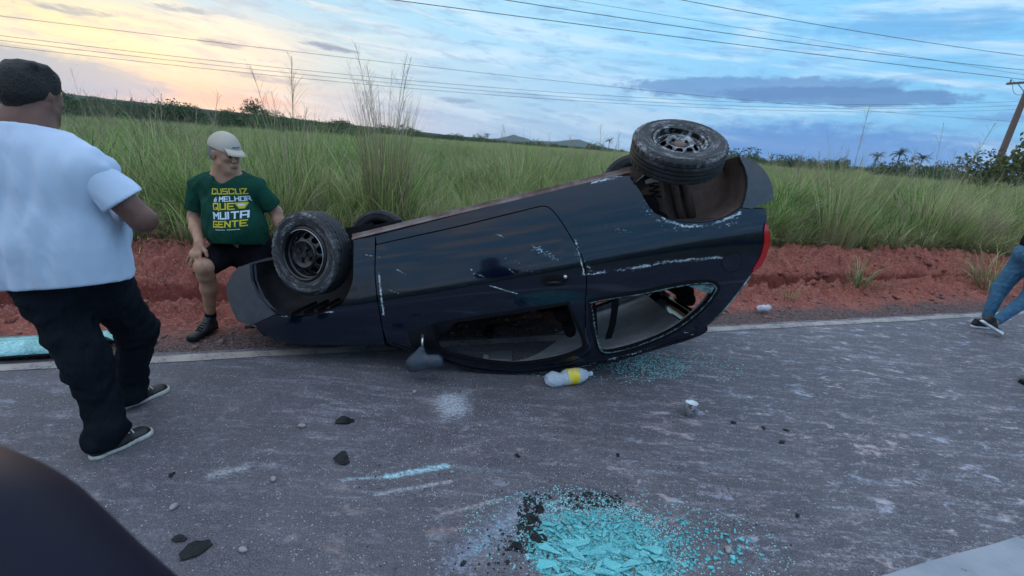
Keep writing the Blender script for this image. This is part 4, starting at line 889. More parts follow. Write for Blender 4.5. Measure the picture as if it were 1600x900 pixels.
# floor and sills
mb = MB(); mb.box((1.85, 0, .215), (1.75, 1.36, .05)); mb.build('floor_pan', MUN, car); mb = MB(); mb.box((.72, 0, .26), (.62, .66, .10)); mb.build('engine_undertray', MRB, car); mb = MB(); mb.box((3.02, 0, .30), (.56, .9, .08)); mb.build('boot_floor', MUN, car)
for s_ in (1, -1):
    V = []; F = []
    for x in np.linspace(1.0, 2.70, 30):
        z = .206-.024*(x-1.0)
        for yy, zz in ((.758, z), (.752, z-.010), (.735, z-.013), (.731, z-.030+.0015*sin(x*37)), (.726, z-.030), (.70, z+.01)): V.append((x, s_*yy, zz))
    for i in range(29):
        for j in range(5): F.append((i*6+j, i*6+j+1, i*6+j+7, i*6+j+6))
    mobj('sill_flange', V, F, M_('rusty_sill', (.13, .08, .07), rough=.85, col2=(.24, .19, .18), vscale=9), car)
mb = MB(); mb.tube([(.9, .1, .18), (1.6, .12, .175), (2.6, .18, .18), (3.0, .25, .20)], .018, 10); mb.lathe([(0, -.25), (.05, -.22), (.05, .22), (0, .25)], 16, Matrix.Translation((2.5, -.15, .20)) @ Matrix.Rotation(R(90), 4, 'Y')); mb.build('exhaust_pipe', MUN, car, True)
mb = MB(); mb.tube([(3.0, -.7, .22), (3.0, .62, .19)], .035, 10); mb.build('rear_axle', MRB, car, True)
mb = MB(); mb.tube([(.69, -.6, .28), (.69, .6, .26)], .03, 10); mb.tube([(.75, .45, .28), (.85, .1, .22)], .02, 8); mb.build('front_axle', MRB, car, True)
# torn suspension by the rear wheel
mb = MB(); mb.tube([(2.78, .70, .20), (2.86, .66, .24), (2.96, .62, .20)], .022, 8)
for k in range(40): mb.tube([(2.84+.028*cos(k*.8), .66+.028*sin(k*.8), .18+.004*k), (2.84+.028*cos(k*.8+.8), .66+.028*sin(k*.8+.8), .184+.004*k)], .007, 5, False)
mb.box((2.76, .71, .24), (.09, .05, .06), Matrix.Rotation(.5, 3, 'Y')); mb.build('suspension_arm', MRB, car)
mb = MB(); mb.tube([(2.77, .755, .238), (2.82, .75, .232), (2.85, .74, .246)], [.012, .016, .008], 7); mb.build('torn_bracket', M_('scraped_steel', (.5, .47, .44), rough=.4, metal=.6), car)
# glass left in the frames
gr_ = panel('glass_remnant', [(2.90, .876), (3.03, .892), (3.078, .928), (3.055, .965), (3.02, .955), (2.99, .93), (2.95, .905)], MGE, b1, side=1, off=-.006, rim=.004)
g = np.random.default_rng(5); V = []; F = []
for loop in (qwin,):
    for i in range(len(loop)*5):
        q = i/5; a = Vector(loop[int(q) % len(loop)]); b_ = Vector(loop[(int(q)+1) % len(loop)]); p = a.lerp(b_, q-int(q)); cen = Vector((2.65, 1.03)); d = (cen-p).normalized(); s_ = g.uniform(.002, .014)
        x, z = p+d*.004; e1 = (b_-a).normalized()*g.uniform(.005, .014) if (b_-a).length > 0 else Vector((.01, 0)); tip = Vector((x, z))+d*s_; k = len(V)
        for w_ in (Vector((x, z))-e1, Vector((x, z))+e1, tip): V.append((w_.x, ys(w_.x, w_.y)+.006, w_.y))
        F.append((k, k+1, k+2))
o = mobj('glass_fringe', V, F, MGE, b1); o['kind'] = 'stuff'
# cabin
def seat(name, x, y, w_, z0=.36, rec=.22, parent=car):
    s_ = empty(name, (0, 0, 0), parent)
    sdf_mesh('seat_cushion', [cone((x-.22, y-w_/2, z0+.05), (x-.22, y+w_/2, z0+.05), .07, .07), cone((x+.18, y-w_/2, z0), (x+.18, y+w_/2, z0), .09, .09), cone((x, y-w_/2, z0+.02), (x, y+w_/2, z0+.02), .09, .09)], .02, MSEAT, .05, s_)
    sdf_mesh('backrest', [cone((x+.24, y-w_/2, z0+.10), (x+.24, y+w_/2, z0+.10), .08, .08), cone((x+.24+rec*.5, y-w_/2, z0+.35), (x+.24+rec*.5, y+w_/2, z0+.35), .065, .065), cone((x+.24+rec, y-w_*.36, z0+.62), (x+.24+rec, y+w_*.36, z0+.62), .055, .055)], .02, MSEAT, .14, s_)
    return s_
for y in (.36, -.36):
    s_ = seat('front_seat', 1.70, y, .36); sdf_mesh('headrest', [cone((2.19, y-.10, 1.10), (2.19, y+.10, 1.10), .055, .055, ((1, 0, 0), .8))], .015, MSEAT, .03, s_)
    for e_ in (-.05, .05): mb = MB(); mb.tube([(2.16, y+e_, .96), (2.185, y+e_, 1.08)], .007, 6); mb.build('headrest_post', MCH, s_)
s_ = seat('rear_seat', 2.62, 0, 1.02, z0=.40, rec=.16)
for y in (.34, -.34): sdf_mesh('headrest', [cone((3.02, y-.08, 1.06), (3.02, y+.08, 1.06), .055, .05, ((1, 0, 0), .8))], .015, MSEAT, .03, s_)
mb = MB(); mb.box((3.12, 0, .86), (.30, 1.16, .02)); mb.build('parcel_shelf', MDK, car)
sdf_mesh('dashboard', [cone((1.32, -.52, .80), (1.32, .52, .80), .16, .16, ((0, 0, 1), .9)), cone((1.18, -.46, .90), (1.18, .46, .90), .13, .13), cone((1.42, -.1, .55), (1.42, .1, .55), .10, .10)], .025, MDK, .06, car)
mb = MB(); Ms = Matrix.Translation((1.53, -.36, .80)) @ Matrix.Rotation(R(62), 4, 'Y')
mb.tube([Ms @ Vector((.18*cos(k*pi/16), .18*sin(k*pi/16), 0)) for k in range(33)], .014, 8, False); mb.tube([Ms @ Vector((-.17, 0, 0)), Ms @ Vector((0, 0, -.03)), Ms @ Vector((.17, 0, 0))], [.012, .035, .012], 8); mb.build('steering_wheel', MBL, car, True)
mb = MB(); mb.box((1.68, .30, 1.215), (.16, .36, .018), Matrix.Rotation(R(-14), 3, 'Y')); bevel(mb.build('sun_visor', M_('visor_grey', (.16, .17, .19), rough=.9), car), .006)
mb = MB(); mb.box((1.68, -.34, 1.215), (.16, .36, .018), Matrix.Rotation(R(-14), 3, 'Y')); bevel(mb.build('sun_visor', MTR, car), .006)
mb = MB(); mb.box((1.70, 0, 1.235), (.10, .16, .03)); mb.tube([(1.70, 0, 1.22), (1.70, 0, 1.205)], .025, 14); mb.build('dome_lamp', MBL, car)
mb = MB(); mb.box((1.60, 0, 1.13), (.03, .22, .06)); mb.build('rear_view_mirror', MBL, car)
def strap(name, pts, w_, wd=(1, 0, 0)):
    V = []; F = []
    for p in pts: p = Vector(p); d = Vector(wd)*w_/2; V += [p-d, p+d]
    for i in range(len(pts)-1): F.append((2*i, 2*i+1, 2*i+3, 2*i+2))
    o = mobj(name, V, F, MBL, car); s_ = o.modifiers.new('s', 'SOLIDIFY'); s_.thickness = .003
strap('seat_belt', [(2.52, .60, .86), (2.50, .57, .98), (2.47, .53, 1.10), (2.43, .50, 1.20)], .045)
strap('seat_belt', [(2.40, .30, .60), (2.38, .40, .80), (2.385, .44, 1.0), (2.36, .47, 1.17)], .02)
strap('seat_belt', [(2.34, -.60, 1.16), (2.32, -.6, .9), (2.28, -.6, .5)], .045)
mb = MB(); mb.box((2.08, .20, .60), (.022, .03, .045)); mb.build('belt_buckle', M_('orange_red_plastic', (.5, .10, .05), rough=.5), car)
mb = MB(); mb.box((1.50, .10, .70), (.025, .03, .018)); mb.build('warning_button', M_('orange_red_plastic_b', (.4, .06, .02), rough=.5), car)

# wheels: axis along local +Z = outward
MTY, t, b = mat('tyre_rubber', (.02, .02, .022), rough=.7)
v = t.coord(); X, Y, Z = t.xyz(v)[:3]; rr = t.m('SQRT', t.m('MULTIPLY_ADD', X, X, t.m('MULTIPLY', Y, Y)))
an = t.m('ARCTAN2', Y, X); vr = t.comb(t.m('MULTIPLY', rr, 30.), t.m('MULTIPLY', an, 1.2), 0.)
sc1 = t.m('MULTIPLY', t.smooth(t.noise(vr, 1.1, 7, .8), .47, .66), t.m('MULTIPLY', t.smooth(rr, .29, .265), t.smooth(Z, .0, .05)))
sc1 = t.m('MULTIPLY', sc1, t.smooth(t.noise(v, 60, 4, .8), .35, .6))
c = t.mix(t.m('MULTIPLY', sc1, .85), t.mix(t.smooth(t.noise(v, 8, 5, .7), .3, .7), (.010, .011, .013, 1), (.028, .029, .033, 1)), (.40, .42, .46, 1)); t.l.new(c, b.inputs['Base Color'])
t.l.new(t.bump(t.noise(vr, 3.5, 3, .6), .15, .004), b.inputs['Normal'])
MRM, t, b = mat('steel_wheel_black', (.014, .015, .017), rough=.32, metal=.2, coat=.4)
v = t.coord(); sc1 = t.smooth(t.noise(t.mapping(v, (10, 26, 10), (0, 0, .6)), 1.1, 6, .75), .50, .60); t.l.new(t.mix(t.m('MULTIPLY', sc1, .8), (.012, .013, .016, 1), (.40, .44, .50, 1)), b.inputs['Base Color'])
MRM2 = M_('steel_wheel_plain', (.012, .013, .016), rough=.38, metal=.2, coat=.3, var=.4, vscale=20)
def wheel(c0, axis, Rt, wd, rimr, rmat, spin=0., cap=False, bent=False):
    z_ = Vector(axis).normalized(); x_ = Vector((1, 0, 0)); x_ = (x_-z_*x_.dot(z_)).normalized(); y_ = z_.cross(x_)
    wh = empty('wheel', (0, 0, 0), car); Mw = Matrix(((x_.x, y_.x, z_.x, c0[0]), (x_.y, y_.y, z_.y, c0[1]), (x_.z, y_.z, z_.z, c0[2]), (0, 0, 0, 1)))
    wh.matrix_basis = CW.inverted() @ Mw @ Matrix.Rotation(spin, 4, 'Z')
    h = wd/2; pr = [(rimr-.004, h*.50), (rimr+.004, h*.80), (rimr+.014, h*.93), (rimr+.03, h*1.0), (Rt-.055, h*1.03), (Rt-.036, h*1.0), (Rt-.034, h*1.012), (Rt-.028, h*1.01), (Rt-.022, h*.97), (Rt-.010, h*.90), (Rt-.004, h*.80)]
    tr_ = []
    for a_, b_ in ((.80, .52), (.46, .18), (.12, -.12), (-.18, -.46), (-.52, -.80)):
        tr_ += [(Rt-.009, h*(a_+.002)), (Rt-.001, h*(a_-.01)), (Rt, h*(a_+b_)/2), (Rt-.001, h*(b_+.01)), (Rt-.009, h*(b_-.002))]
    full = pr+tr_+[(r_, -z2) for r_, z2 in reversed(pr)]; n = 120; V = []; F = []
    for i, (r_, z2) in enumerate(full):
        edge_ = len(pr)-3 <= i <= len(pr)+3 or len(full)-len(pr)-4 <= i <= len(full)-len(pr)+2
        for k in range(n):
            rr = r_-(.006 if edge_ and (k % 3 == 0) else 0.); V.append((rr*cos(2*pi*k/n), rr*sin(2*pi*k/n), z2))
    for i in range(len(full)-1):
        for k in range(n): F.append((i*n+k, i*n+(k+1) % n, (i+1)*n+(k+1) % n, (i+1)*n+k))
    o = mobj('tyre', V, F, MTY, wh); o.data.polygons.foreach_set('use_smooth', [True]*len(F)); autosmooth(o, 40)
    rim = empty('rim', (0, 0, 0), wh)
    prf = [(rimr-.004, h*.50), (rimr+.002, h*.86), (rimr-.006, h*.92), (rimr-.014, h*.84), (rimr-.018, h*.50), (rimr-.028, h*.42), (rimr-.032, h*.1)]
    V = []; F = []
    for i, (r_, z2) in enumerate(prf):
        for k in range(72):
            a_ = 2*pi*k/72; bb = (.016*max(0, cos(a_-2.0))**6 if bent and i < 4 else 0); V.append(((r_-bb*.4)*cos(a_), (r_-bb*.4)*sin(a_), z2+bb))
    for i in range(len(prf)-1):
        for k in range(72): F.append((i*72+k, i*72+(k+1) % 72, (i+1)*72+(k+1) % 72, (i+1)*72+k))
    ba = mobj('rim_flange', V, F, rmat, rim); autosmooth(ba, 40)
    # disc with ten vent holes
    rd = rimr-.030; cz = lambda r_: h*(.36+.42*math.exp(-((r_-rd*.62)/(rd*.24))**2)-.10*math.exp(-(r_/(rd*.35))**2))
    out = [(rd*cos(2*pi*k/60), rd*sin(2*pi*k/60)) for k in range(60)]; holes = []
    nh = 10
    for j in range(nh):
        a_ = 2*pi*j/nh; cx, cy = rd*.80*cos(a_), rd*.80*sin(a_); holes.append([(cx+.019*cos(q)*cos(a_)-.023*sin(q)*sin(a_), cy+.019*cos(q)*sin(a_)+.023*sin(q)*cos(a_)) for q in [2*pi*k/14 for k in range(14)]])
    pts = [Vector(p) for p in out]; ed = [(i, (i+1) % 60) for i in range(60)]
    for hl in holes: b0 = len(pts); pts += [Vector(p) for p in hl]; ed += [(b0+i, b0+(i+1) % 14) for i in range(14)]
    for r_ in np.arange(.012, rd-.004, .011):
        m_ = max(6, int(2*pi*r_/.013))
        for k in range(m_):
            p = Vector((r_*cos(2*pi*k/m_), r_*sin(2*pi*k/m_)))
            if all((p-Vector((rd*.80*cos(2*pi*j/nh), rd*.80*sin(2*pi*j/nh)))).length > .027 for j in range(nh)): pts.append(p)
    ov, _, of, *_ = delaunay_2d_cdt(pts, ed, [], 1, 1e-6)
    of = [f for f in of if not any(inpoly((sum(ov[i].x for i in f)/3, sum(ov[i].y for i in f)/3), hl) for hl in holes)]
    dsk = mobj('wheel_disc', [(p.x, p.y, cz(p.length)) for p in ov], [tuple(f) for f in of], rmat, rim, True); sm = dsk.modifiers.new('s', 'SOLIDIFY'); sm.thickness = .005; sm.offset = -1
    mb = MB(); mb.lathe([(rimr-.03, -.02), (.0, -.02)], 32); mb.build('brake_drum', MBL, wh)
    if cap:
        mb = MB(); z0 = .050; mb.lathe([(.100, z0-.04), (.098, z0+.020), (.088, z0+.027), (.074, z0+.020), (.060, z0+.012), (.02, z0+.012), (.02, z0+.02), (.0, z0+.02)], 40)
        for k in range(4): a_ = pi/4+k*pi/2; mb.box((.042*cos(a_), .042*sin(a_), z0+.018), (.034, .012, .016), Matrix.Rotation(a_, 3, 'Z')); mb.box((.052*cos(a_+.0), .052*sin(a_), z0+.018), (.012, .03, .014), Matrix.Rotation(a_, 3, 'Z'))
        cp = mb.build('hub_cap', MRM2, wh); autosmooth(cp, 40)
        mb = MB(); mb.tube([((rimr-.016)*cos(a_), (rimr-.016)*sin(a_), h*.95) for a_ in np.linspace(-.35*pi, .62*pi, 40)], .003, 5); mb.build('bright_ring', MCH, wh, True)
    else:
        mb = MB(); z0 = cz(.0)
        mb.lathe([(.036, z0-.01), (.036, z0+.018), (.030, z0+.028), (.0, z0+.03)], 24); hb = mb.build('hub', M_('rusty_hub', (.16, .10, .08), rough=.8), wh, True)
        for k in range(4): mb = MB(); a_ = k*pi/2+.4; mb.tube([(.055*cos(a_), .055*sin(a_), z0), (.055*cos(a_), .055*sin(a_), z0+.03)], .011, 6); mb.build('wheel_nut', MBL, wh)
    return wh
RW = [(-1.373, 3.02, .731), (-.32, -.93, .12), (.925, 2.905, 1.575), (-.06, -.46, .88)]
wheel(RW[0], RW[1], .285, .165, .180, MRM2, .3, True)
wheel(RW[2], RW[3], .276, .160, .156, MRM, .1, False, True)
for lx, lz in ((.70, .25), (3.00, .25)):
    p = CW @ Vector((lx, -.66, lz)); wheel(p, (CM.to_3x3() @ Vector((0, -1, 0))), .285, .165, .180, MRM2)

# ------------------------------------------------------------------ people
def skinmat(name, c0, c1):
    m, t, b = mat(name, c0, rough=.5, spec=.4); v = t.coord(); t.l.new(t.mix(t.smooth(t.noise(v, 16, 4, .6), .35, .7), c0, c1), b.inputs['Base Color'])
    t.l.new(t.bump(t.noise(v, 90, 4, .7), .25, .004), b.inputs['Normal']); b.inputs['Subsurface Weight'].default_value = .0; return m
def clothmat(name, c0, c1=None, fold=9., rough=.9, bs=.5, weave=500.):
    m, t, b = mat(name, c0, rough=rough, spec=.08); v = t.coord(); c1 = c1 or tuple(x*.8 for x in c0[:3])
    t.l.new(t.mix(t.smooth(t.noise(v, 5, 4, .6), .3, .7), (*c0[:3], 1), (*c1[:3], 1)), b.inputs['Base Color'])
    wv = t.noise(t.mapping(v, (1, 1, .45), (R(20), R(-25), 0)), fold, 3, .5, .7)
    h = t.m('ADD', wv, t.m('MULTIPLY', t.noise(v, weave, 1), .01)); t.l.new(t.bump(h, bs, .05), b.inputs['Normal']); return m
def N3(v): v = np.array(v, float); return v/np.linalg.norm(v)
def hand_prims(wr, fd, palm_n, side, curl=.5, spread=.25, s_=1.):
    """five-fingered hand: wrist, direction of the fingers, palm normal, thumb side vector"""
    wr = np.array(wr, float); fd = N3(fd); pn = N3(np.array(palm_n)-np.dot(palm_n, fd)*fd); sv = N3(np.cross(fd, pn))*side; P = []
    P.append(cone(wr, wr+fd*.075*s_, .027*s_, .032*s_, (pn, .62), .02))
    P.append(cone(wr+fd*.07*s_-sv*.022*s_, wr+fd*.075*s_+sv*.024*s_, .020*s_, .020*s_, (pn, .7), .015))
    for i, ln in enumerate((.072, .080, .075, .060)):
        u = (1.5-i)/1.5; b0 = wr+fd*(.083-.004*abs(u+.3))*s_+sv*u*.030*s_; dd = N3(fd+sv*u*spread); c1 = N3(dd+pn*curl*.5); c2_ = N3(dd+pn*curl*1.3); k1 = b0+c1*ln*.48*s_; k2 = k1+c2_*ln*.32*s_; k3 = k2+N3(c2_+pn*curl*.5)*ln*.22*s_
        P += [cone(b0, k1, .0098*s_, .0088*s_, None, .006), cone(k1, k2, .0088*s_, .008*s_, None, .004), cone(k2, k3, .008*s_, .0068*s_, None, .004)]
    t0 = wr+fd*.022*s_+sv*.022*s_; t1 = t0+N3(fd*.6+sv*.8+pn*.2)*.042*s_; t2 = t1+N3(fd*.9+sv*.45+pn*.3)*.032*s_; P += [cone(t0, t1, .015*s_, .012*s_, None, .012), cone(t1, t2, .0115*s_, .009*s_, None, .005)]
    return P
def head_prims(c, face, upv=(0, 0, 1), s_=1., jowl=0.):
    c = np.array(c, float); f_ = N3(face); u = N3(np.array(upv)-np.dot(upv, f_)*f_); r_ = np.cross(f_, u); A_ = lambda x, y, z: c+(r_*x+f_*y+u*z)*s_
    P = [cone(A_(0, -.022, .028), A_(0, .018, .030), .086*s_, .080*s_, (r_, .90), .03), cone(A_(0, .022, -.02), A_(0, .032, -.065), .062*s_, .044*s_, (r_, .95), .03), cone(A_(0, .055, -.098), A_(0, .05, -.094), .024*s_, .024*s_, None, .03)]
    for sg in (-1, 1):
        P += [cone(A_(sg*.040, .030, -.055), A_(sg*.022, .055, -.09), .028*s_, .020*s_, None, .025), cone(A_(sg*.036, .068, -.012), A_(sg*.046, .05, -.02), .016*s_, .015*s_, None, .02), cone(A_(sg*.012, .088, .022), A_(sg*.046, .068, .022), .009*s_, .008*s_, None, .012),
              cone(A_(sg*.078, -.004, .008), A_(sg*.076, -.010, -.028), .014*s_, .009*s_, (N3(r_*1.0+f_*.35*sg), .5), .006), cone(A_(sg*.082, -.014, .018), A_(sg*.083, -.020, -.004), .007*s_, .006*s_, None, .006)]
    P += [cone(A_(0, .086, .012), A_(0, .110, -.020), .010*s_, .014*s_, None, .012), cone(A_(-.012, .098, -.028), A_(.012, .098, -.028), .009*s_, .009*s_, None, .008), cone(A_(-.018, .090, -.053), A_(.018, .090, -.053), .008*s_, .008*s_, None, .008), cone(A_(-.016, .088, -.064), A_(.016, .088, -.064), .009*s_, .009*s_, None, .008)]
    for sg in (-1, 1): P.append(dict(cone(A_(sg*.026, .096, .004), A_(sg*.036, .090, .004), .009*s_, .008*s_, None, .010), sub=True))
    return P, A_
def shoe(par, heel, toe, ms, mu, name='shoe', h=.085, w_=.042, sole=.022, lace=None):
    heel = np.array(heel, float); toe = np.array(toe, float); d = toe-heel; L = np.linalg.norm(d); d = d/L; upn = N3(np.array((0, 0, 1))-d*d[2]); g0 = heel
    sd_ = np.cross(d, upn); so_ = sdf_mesh('sole', [cone(heel+d*w_*.8, heel+d*L*.45, w_*.82, w_*.78, (upn, 1), .03), cone(heel+d*L*.45, toe-d*w_*1.05, w_*.82, w_*1.1, None, .04)], .007, ms, .03, None, cut=[(heel+upn*sole, upn), (heel, -upn)])
    up_ = sdf_mesh(name, [cone(heel+d*w_*.9+upn*.03, heel+d*L*.45+upn*.03, w_*.80, w_*.78, None, .03), cone(heel+d*L*.45+upn*.022, toe-d*w_*1.1+upn*.012, w_*.80, w_*.95, (upn, .8), .04), cone(heel+d*w_*1.0+upn*.05, heel+d*w_*1.1+upn*h, w_*.72, w_*.80, None, .03), cone(heel+d*L*.42+upn*.05, heel+d*L*.30+upn*(h-.005), w_*.6, w_*.55, None, .04)], .007, mu, .03, par, cut=[(heel+upn*sole*.8, -upn), (heel+upn*(h+.02), upn)])
    so_.parent = up_
    if lace:
        for k in range(4):
            c = heel+d*L*(.46+.07*k)+upn*(.082-.010*k); mb = MB(); mb.tube([c-sd_*.022-upn*.006, c+upn*.004, c+sd_*.022-upn*.006], .004, 5); mb.build('lace', lace, up_, True)
    return up_
MSK1 = skinmat('skin_deep_brown', (.17, .080, .058, 1), (.12, .056, .042, 1)); MSK2 = skinmat('skin_tan', (.44, .25, .165, 1), (.34, .17, .11, 1)); MHAIR = M_('black_hair', (.012, .010, .010), rough=.6, bump=1., bscale=140)
MWH = clothmat('white_cotton', (.58, .68, .84), (.54, .64, .80), 5., bs=.45); MJB = clothmat('black_denim', (.006, .008, .012), (.011, .014, .020), 12., bs=.8); MSH = M_('black_shoe', (.012, .012, .014), rough=.5); MSOLE = M_('off_white_rubber', (.55, .54, .50), rough=.6, var=.25, vscale=30)
# man in the white shirt, walking away, seen from behind
H1 = (-2.015, 1.99, 1.578); F1 = (-.02, 1., -.14)
hp, A1 = head_prims(H1, F1, s_=.95)
nk = np.array((-2.02, 1.93, 1.43)); shR = np.array((-1.79, 1.93, 1.315)); shL = np.array((-2.28, 1.96, 1.315)); pel = np.array((-2.03, 1.97, .90))
elR = np.array((-1.655, 2.00, 1.10)); wrR = np.array((-1.86, 2.17, 1.12)); elL = np.array((-2.45, 2.02, 1.10)); wrL = np.array((-2.2, 2.25, 1.10))
hpL = np.array((-2.12, 1.94, .84)); hpR = np.array((-1.93, 2.00, .84)); knL = np.array((-1.935, 1.88, .44)); anL = np.array((-1.865, 1.85, .085)); knR = np.array((-1.955, 2.20, .46)); anR = np.array((-2.06, 2.21, .09))
body = hp+[cone(H1-np.array((.0, .02, .05)), nk, .072, .080, None, .03), cone(nk, (nk+pel)/2, .075, .12, ((.1, 1, 0), .75), .1), cone((nk+pel)/2, pel, .13, .14, ((.1, 1, 0), .8), .1),
    cone(nk-(0, 0, .05), shR-(0, 0, .02), .05, .05, None, .05), cone(nk-(0, 0, .05), shL-(0, 0, .02), .05, .05, None, .05), cone(shR, elR, .060, .052, None, .03), cone(elR, wrR, .053, .030, None, .015), cone(shL, elL, .064, .052, None, .03), cone(elL, wrL, .053, .030, None, .015),
    cone(hpL, knL, .085, .055, None, .04), cone(knL, anL, .055, .04, None, .02), cone(hpR, knR, .085, .055, None, .04), cone(knR, anR, .055, .04, None, .02)]
body += hand_prims(wrR, (-.5, .25, .05), (0, .5, -.5), 1, .9, .1)+hand_prims(wrL, (.6, .1, .0), (0, .2, -.8), -1, .9, .1)
p1 = sdf_mesh('person', body, .0065, MSK1, .02)
tag(p1, 'heavy person in white t-shirt and black jeans walking away at the left edge', 'person')
sdf_mesh('hair', [cone(A1(0, -.040, .040), A1(0, .006, .058), .090, .084, (np.cross(N3(F1), (0, 0, 1)), .93), .02), cone(A1(0, -.062, .0), A1(0, -.055, -.035), .070, .055, None, .02)]+[cone(A1(x, y, .095), A1(x*1.3+.01, y-.02, .118), .035, .016, None, .03) for x in (-.04, .0, .04) for y in (-.03, .02)]+[dict(cone(A1(-.12, .07, -.07), A1(.12, .07, -.07), .088, .088, None, .01), sub=True), dict(cone(A1(.0, .11, .02), A1(.0, .12, .03), .068, .06, None, .01), sub=True)], .006, MHAIR, .02, p1, lambda P: P+.0016*np.sin(P[:, [1, 2, 0]]*260)*np.sin(P[:, [2, 0, 1]]*190))
T1 = [cone(nk+(0, .0, .015), nk+(0, 0, -.03), .080, .10, None, .06), cone(nk+(.01, 0, -.01), shR+(-.0, 0, .01), .070, .075, None, .06), cone(nk+(-.01, 0, -.01), shL+(.0, 0, .01), .070, .075, None, .06), cone(nk+(0, 0, -.06), shR+(-.03, 0, -.01), .075, .072, None, .06), cone(nk+(0, 0, -.06), shL+(.03, 0, -.01), .075, .072, None, .06), cone((-2.02, 1.93, 1.24), (-2.06, 1.95, 1.05), .18, .225, ((.05, 1, 0), .78), .12), cone((-1.93, 1.93, 1.19), (-1.965, 1.95, .95), .14, .165, ((.05, 1, 0), .8), .1), cone((-2.14, 1.95, 1.19), (-2.16, 1.97, .95), .15, .175, ((.05, 1, 0), .8), .1), cone((-2.03, 2.02, 1.0), (-2.04, 2.02, .93), .21, .20, None, .1), cone((-2.05, 1.96, .95), (-2.04, 1.97, .78), .235, .255, ((.05, 1, 0), .76), .1)]
hemp = shR+(elR-shR)*.62; hl_ = shL+(elL-shL)*.62
hn = np.array((.14, .0, -1.)); 
torso = sdf_mesh('t_shirt', T1, .009, MWH, .05, p1, folds(.0095, 56, 1, (1, 1, .45)), cut=[((-1.80, 1.95, .815), (.12, -.12, -1.)), (nk+(.01, 0, .035), (0, .25, 1))])
for a_, e_, hh in ((shR, elR, hemp), (shL, elL, hl_)):
    ax = N3(e_-a_); sdf_mesh('sleeve', [cone(a_+(0, 0, -.005), hh+ax*.03, .068, .088, None, .03)], .008, MWH, .03, torso, folds(.004, 70, 3), cut=[(hh, ax)])
tr_ = [cone(pel+(-.0, 0, .05), pel+(0, 0, -.06), .19, .18, ((.1, 1, 0), .75), .08), cone(hpL, knL, .125, .086, None, .06), cone(knL, anL+(0, 0, .03), .084, .072, None, .05), cone(anL+(-.01, -.02, .03), anL+(-.02, -.03, -.02), .074, .080, None, .03), cone(hpR, knR, .120, .084, None, .06), cone(knR, anR+(0, 0, .03), .082, .072, None, .05), cone(anR, anR+(.0, -.02, -.03), .074, .078, None, .03)]
sdf_mesh('trousers', tr_, .008, MJB, .05, p1, folds(.0065, 70, 2, (1, 1, 1.8)), cut=[((-1.9, 1.85, .035), (0, 0, -1))])
shoe(p1, (-1.895, 1.755, .0), (-1.79, 2.00, .0), MSOLE, MSH, lace=MSOLE, w_=.046); shoe(p1, (-2.10, 2.13, .0), (-2.0, 2.40, .0), MSOLE, MSH, lace=MSOLE, w_=.046)

# man in the green shirt, bending with a hand on his knee
MGS = clothmat('green_cotton', (.012, .070, .048), (.010, .055, .038), 10., bs=.8); MBS = clothmat('black_shorts', (.006, .006, .008), (.010, .010, .013), 10., bs=.6); MCAP = clothmat('beige_cap_cloth', (.55, .50, .42), (.48, .43, .36), 10., bs=.12)
H2 = np.array((-2.095, 3.34, 1.315)); F2 = (.93, -.36, -.15)
hp, A2 = head_prims(H2, F2, (.12, 0, 1), s_=1.0)
nk = np.array((-2.125, 3.38, 1.165)); shR = np.array((-2.315, 3.35, 1.075)); shL = np.array((-1.925, 3.38, 1.095)); pel = np.array((-2.06, 3.42, .63))
elR = np.array((-2.375, 3.34, .845)); wrR = np.array((-2.215, 3.13, .712)); elL = np.array((-1.835, 3.47, .915)); wrL = np.array((-1.765, 3.42, .74))
hpR = np.array((-2.17, 3.40, .62)); knR = np.array((-2.175, 3.09, .555)); anR = np.array((-2.285, 3.25, .135)); hpL = np.array((-1.97, 3.42, .61)); knL = np.array((-1.985, 3.30, .32)); anL = np.array((-2.06, 3.55, .02))
body = hp+[cone(H2-(.01, -.01, .05), nk, .058, .062, None, .03), cone(nk, (nk+pel)/2, .08, .15, ((0, 1, 0), .75), .1), cone((nk+pel)/2, pel, .17, .15, ((0, 1, 0), .85), .1), cone(nk-(0, 0, .03), shR, .06, .06, None, .05), cone(nk-(0, 0, .03), shL, .06, .06, None, .05),
    cone(shR, elR, .054, .043, None, .03), cone(elR, elR+(wrR-elR)*.4, .045, .043, None, .02), cone(elR+(wrR-elR)*.4, wrR, .043, .026, None, .02), cone(shL, elL, .054, .043, None, .03), cone(elL, elL+(wrL-elL)*.4, .045, .043, None, .02), cone(elL+(wrL-elL)*.4, wrL, .043, .026, None, .02),
    cone(hpR, knR, .085, .062, None, .04), cone(knR, knR+(anR-knR)*.15, .060, .056, None, .02), cone(knR+(anR-knR)*.15+(-.0, .02, 0), knR+(anR-knR)*.45+(0, .025, 0), .052, .056, None, .03), cone(knR+(anR-knR)*.45+(0, .02, 0), anR, .052, .034, None, .03), cone(hpL, knL, .085, .06, None, .04), cone(knL, anL, .055, .04, None, .02)]
body += hand_prims(wrR, (-.05, -.42, -.62), (.10, .55, -.5), 1, .32, .55, 1.12)+hand_prims(wrL, (.1, -.1, -.9), (.5, 0, 0), -1, .4, .2)
p2 = sdf_mesh('person', body, .0055, MSK2, .02)
tag(p2, 'older person in beige cap and green printed t-shirt leaning with one hand on the knee', 'person')
for sg in (-1, 1): mb = MB(); mb.tube([A2(sg*.026, .078, .004), A2(sg*.030, .091, .003)], .008, 8); mb.build('eye', M_('dark_eye', (.02, .015, .012), rough=.2), p2)
for sg in (-1, 1): mb = MB(); mb.tube([A2(sg*.014, .096, .024), A2(sg*.032, .091, .030), A2(sg*.048, .076, .024)], [.003, .004, .002], 6); mb.build('eyebrow', M_('grey_brow', (.16, .12, .10), rough=.9), p2)
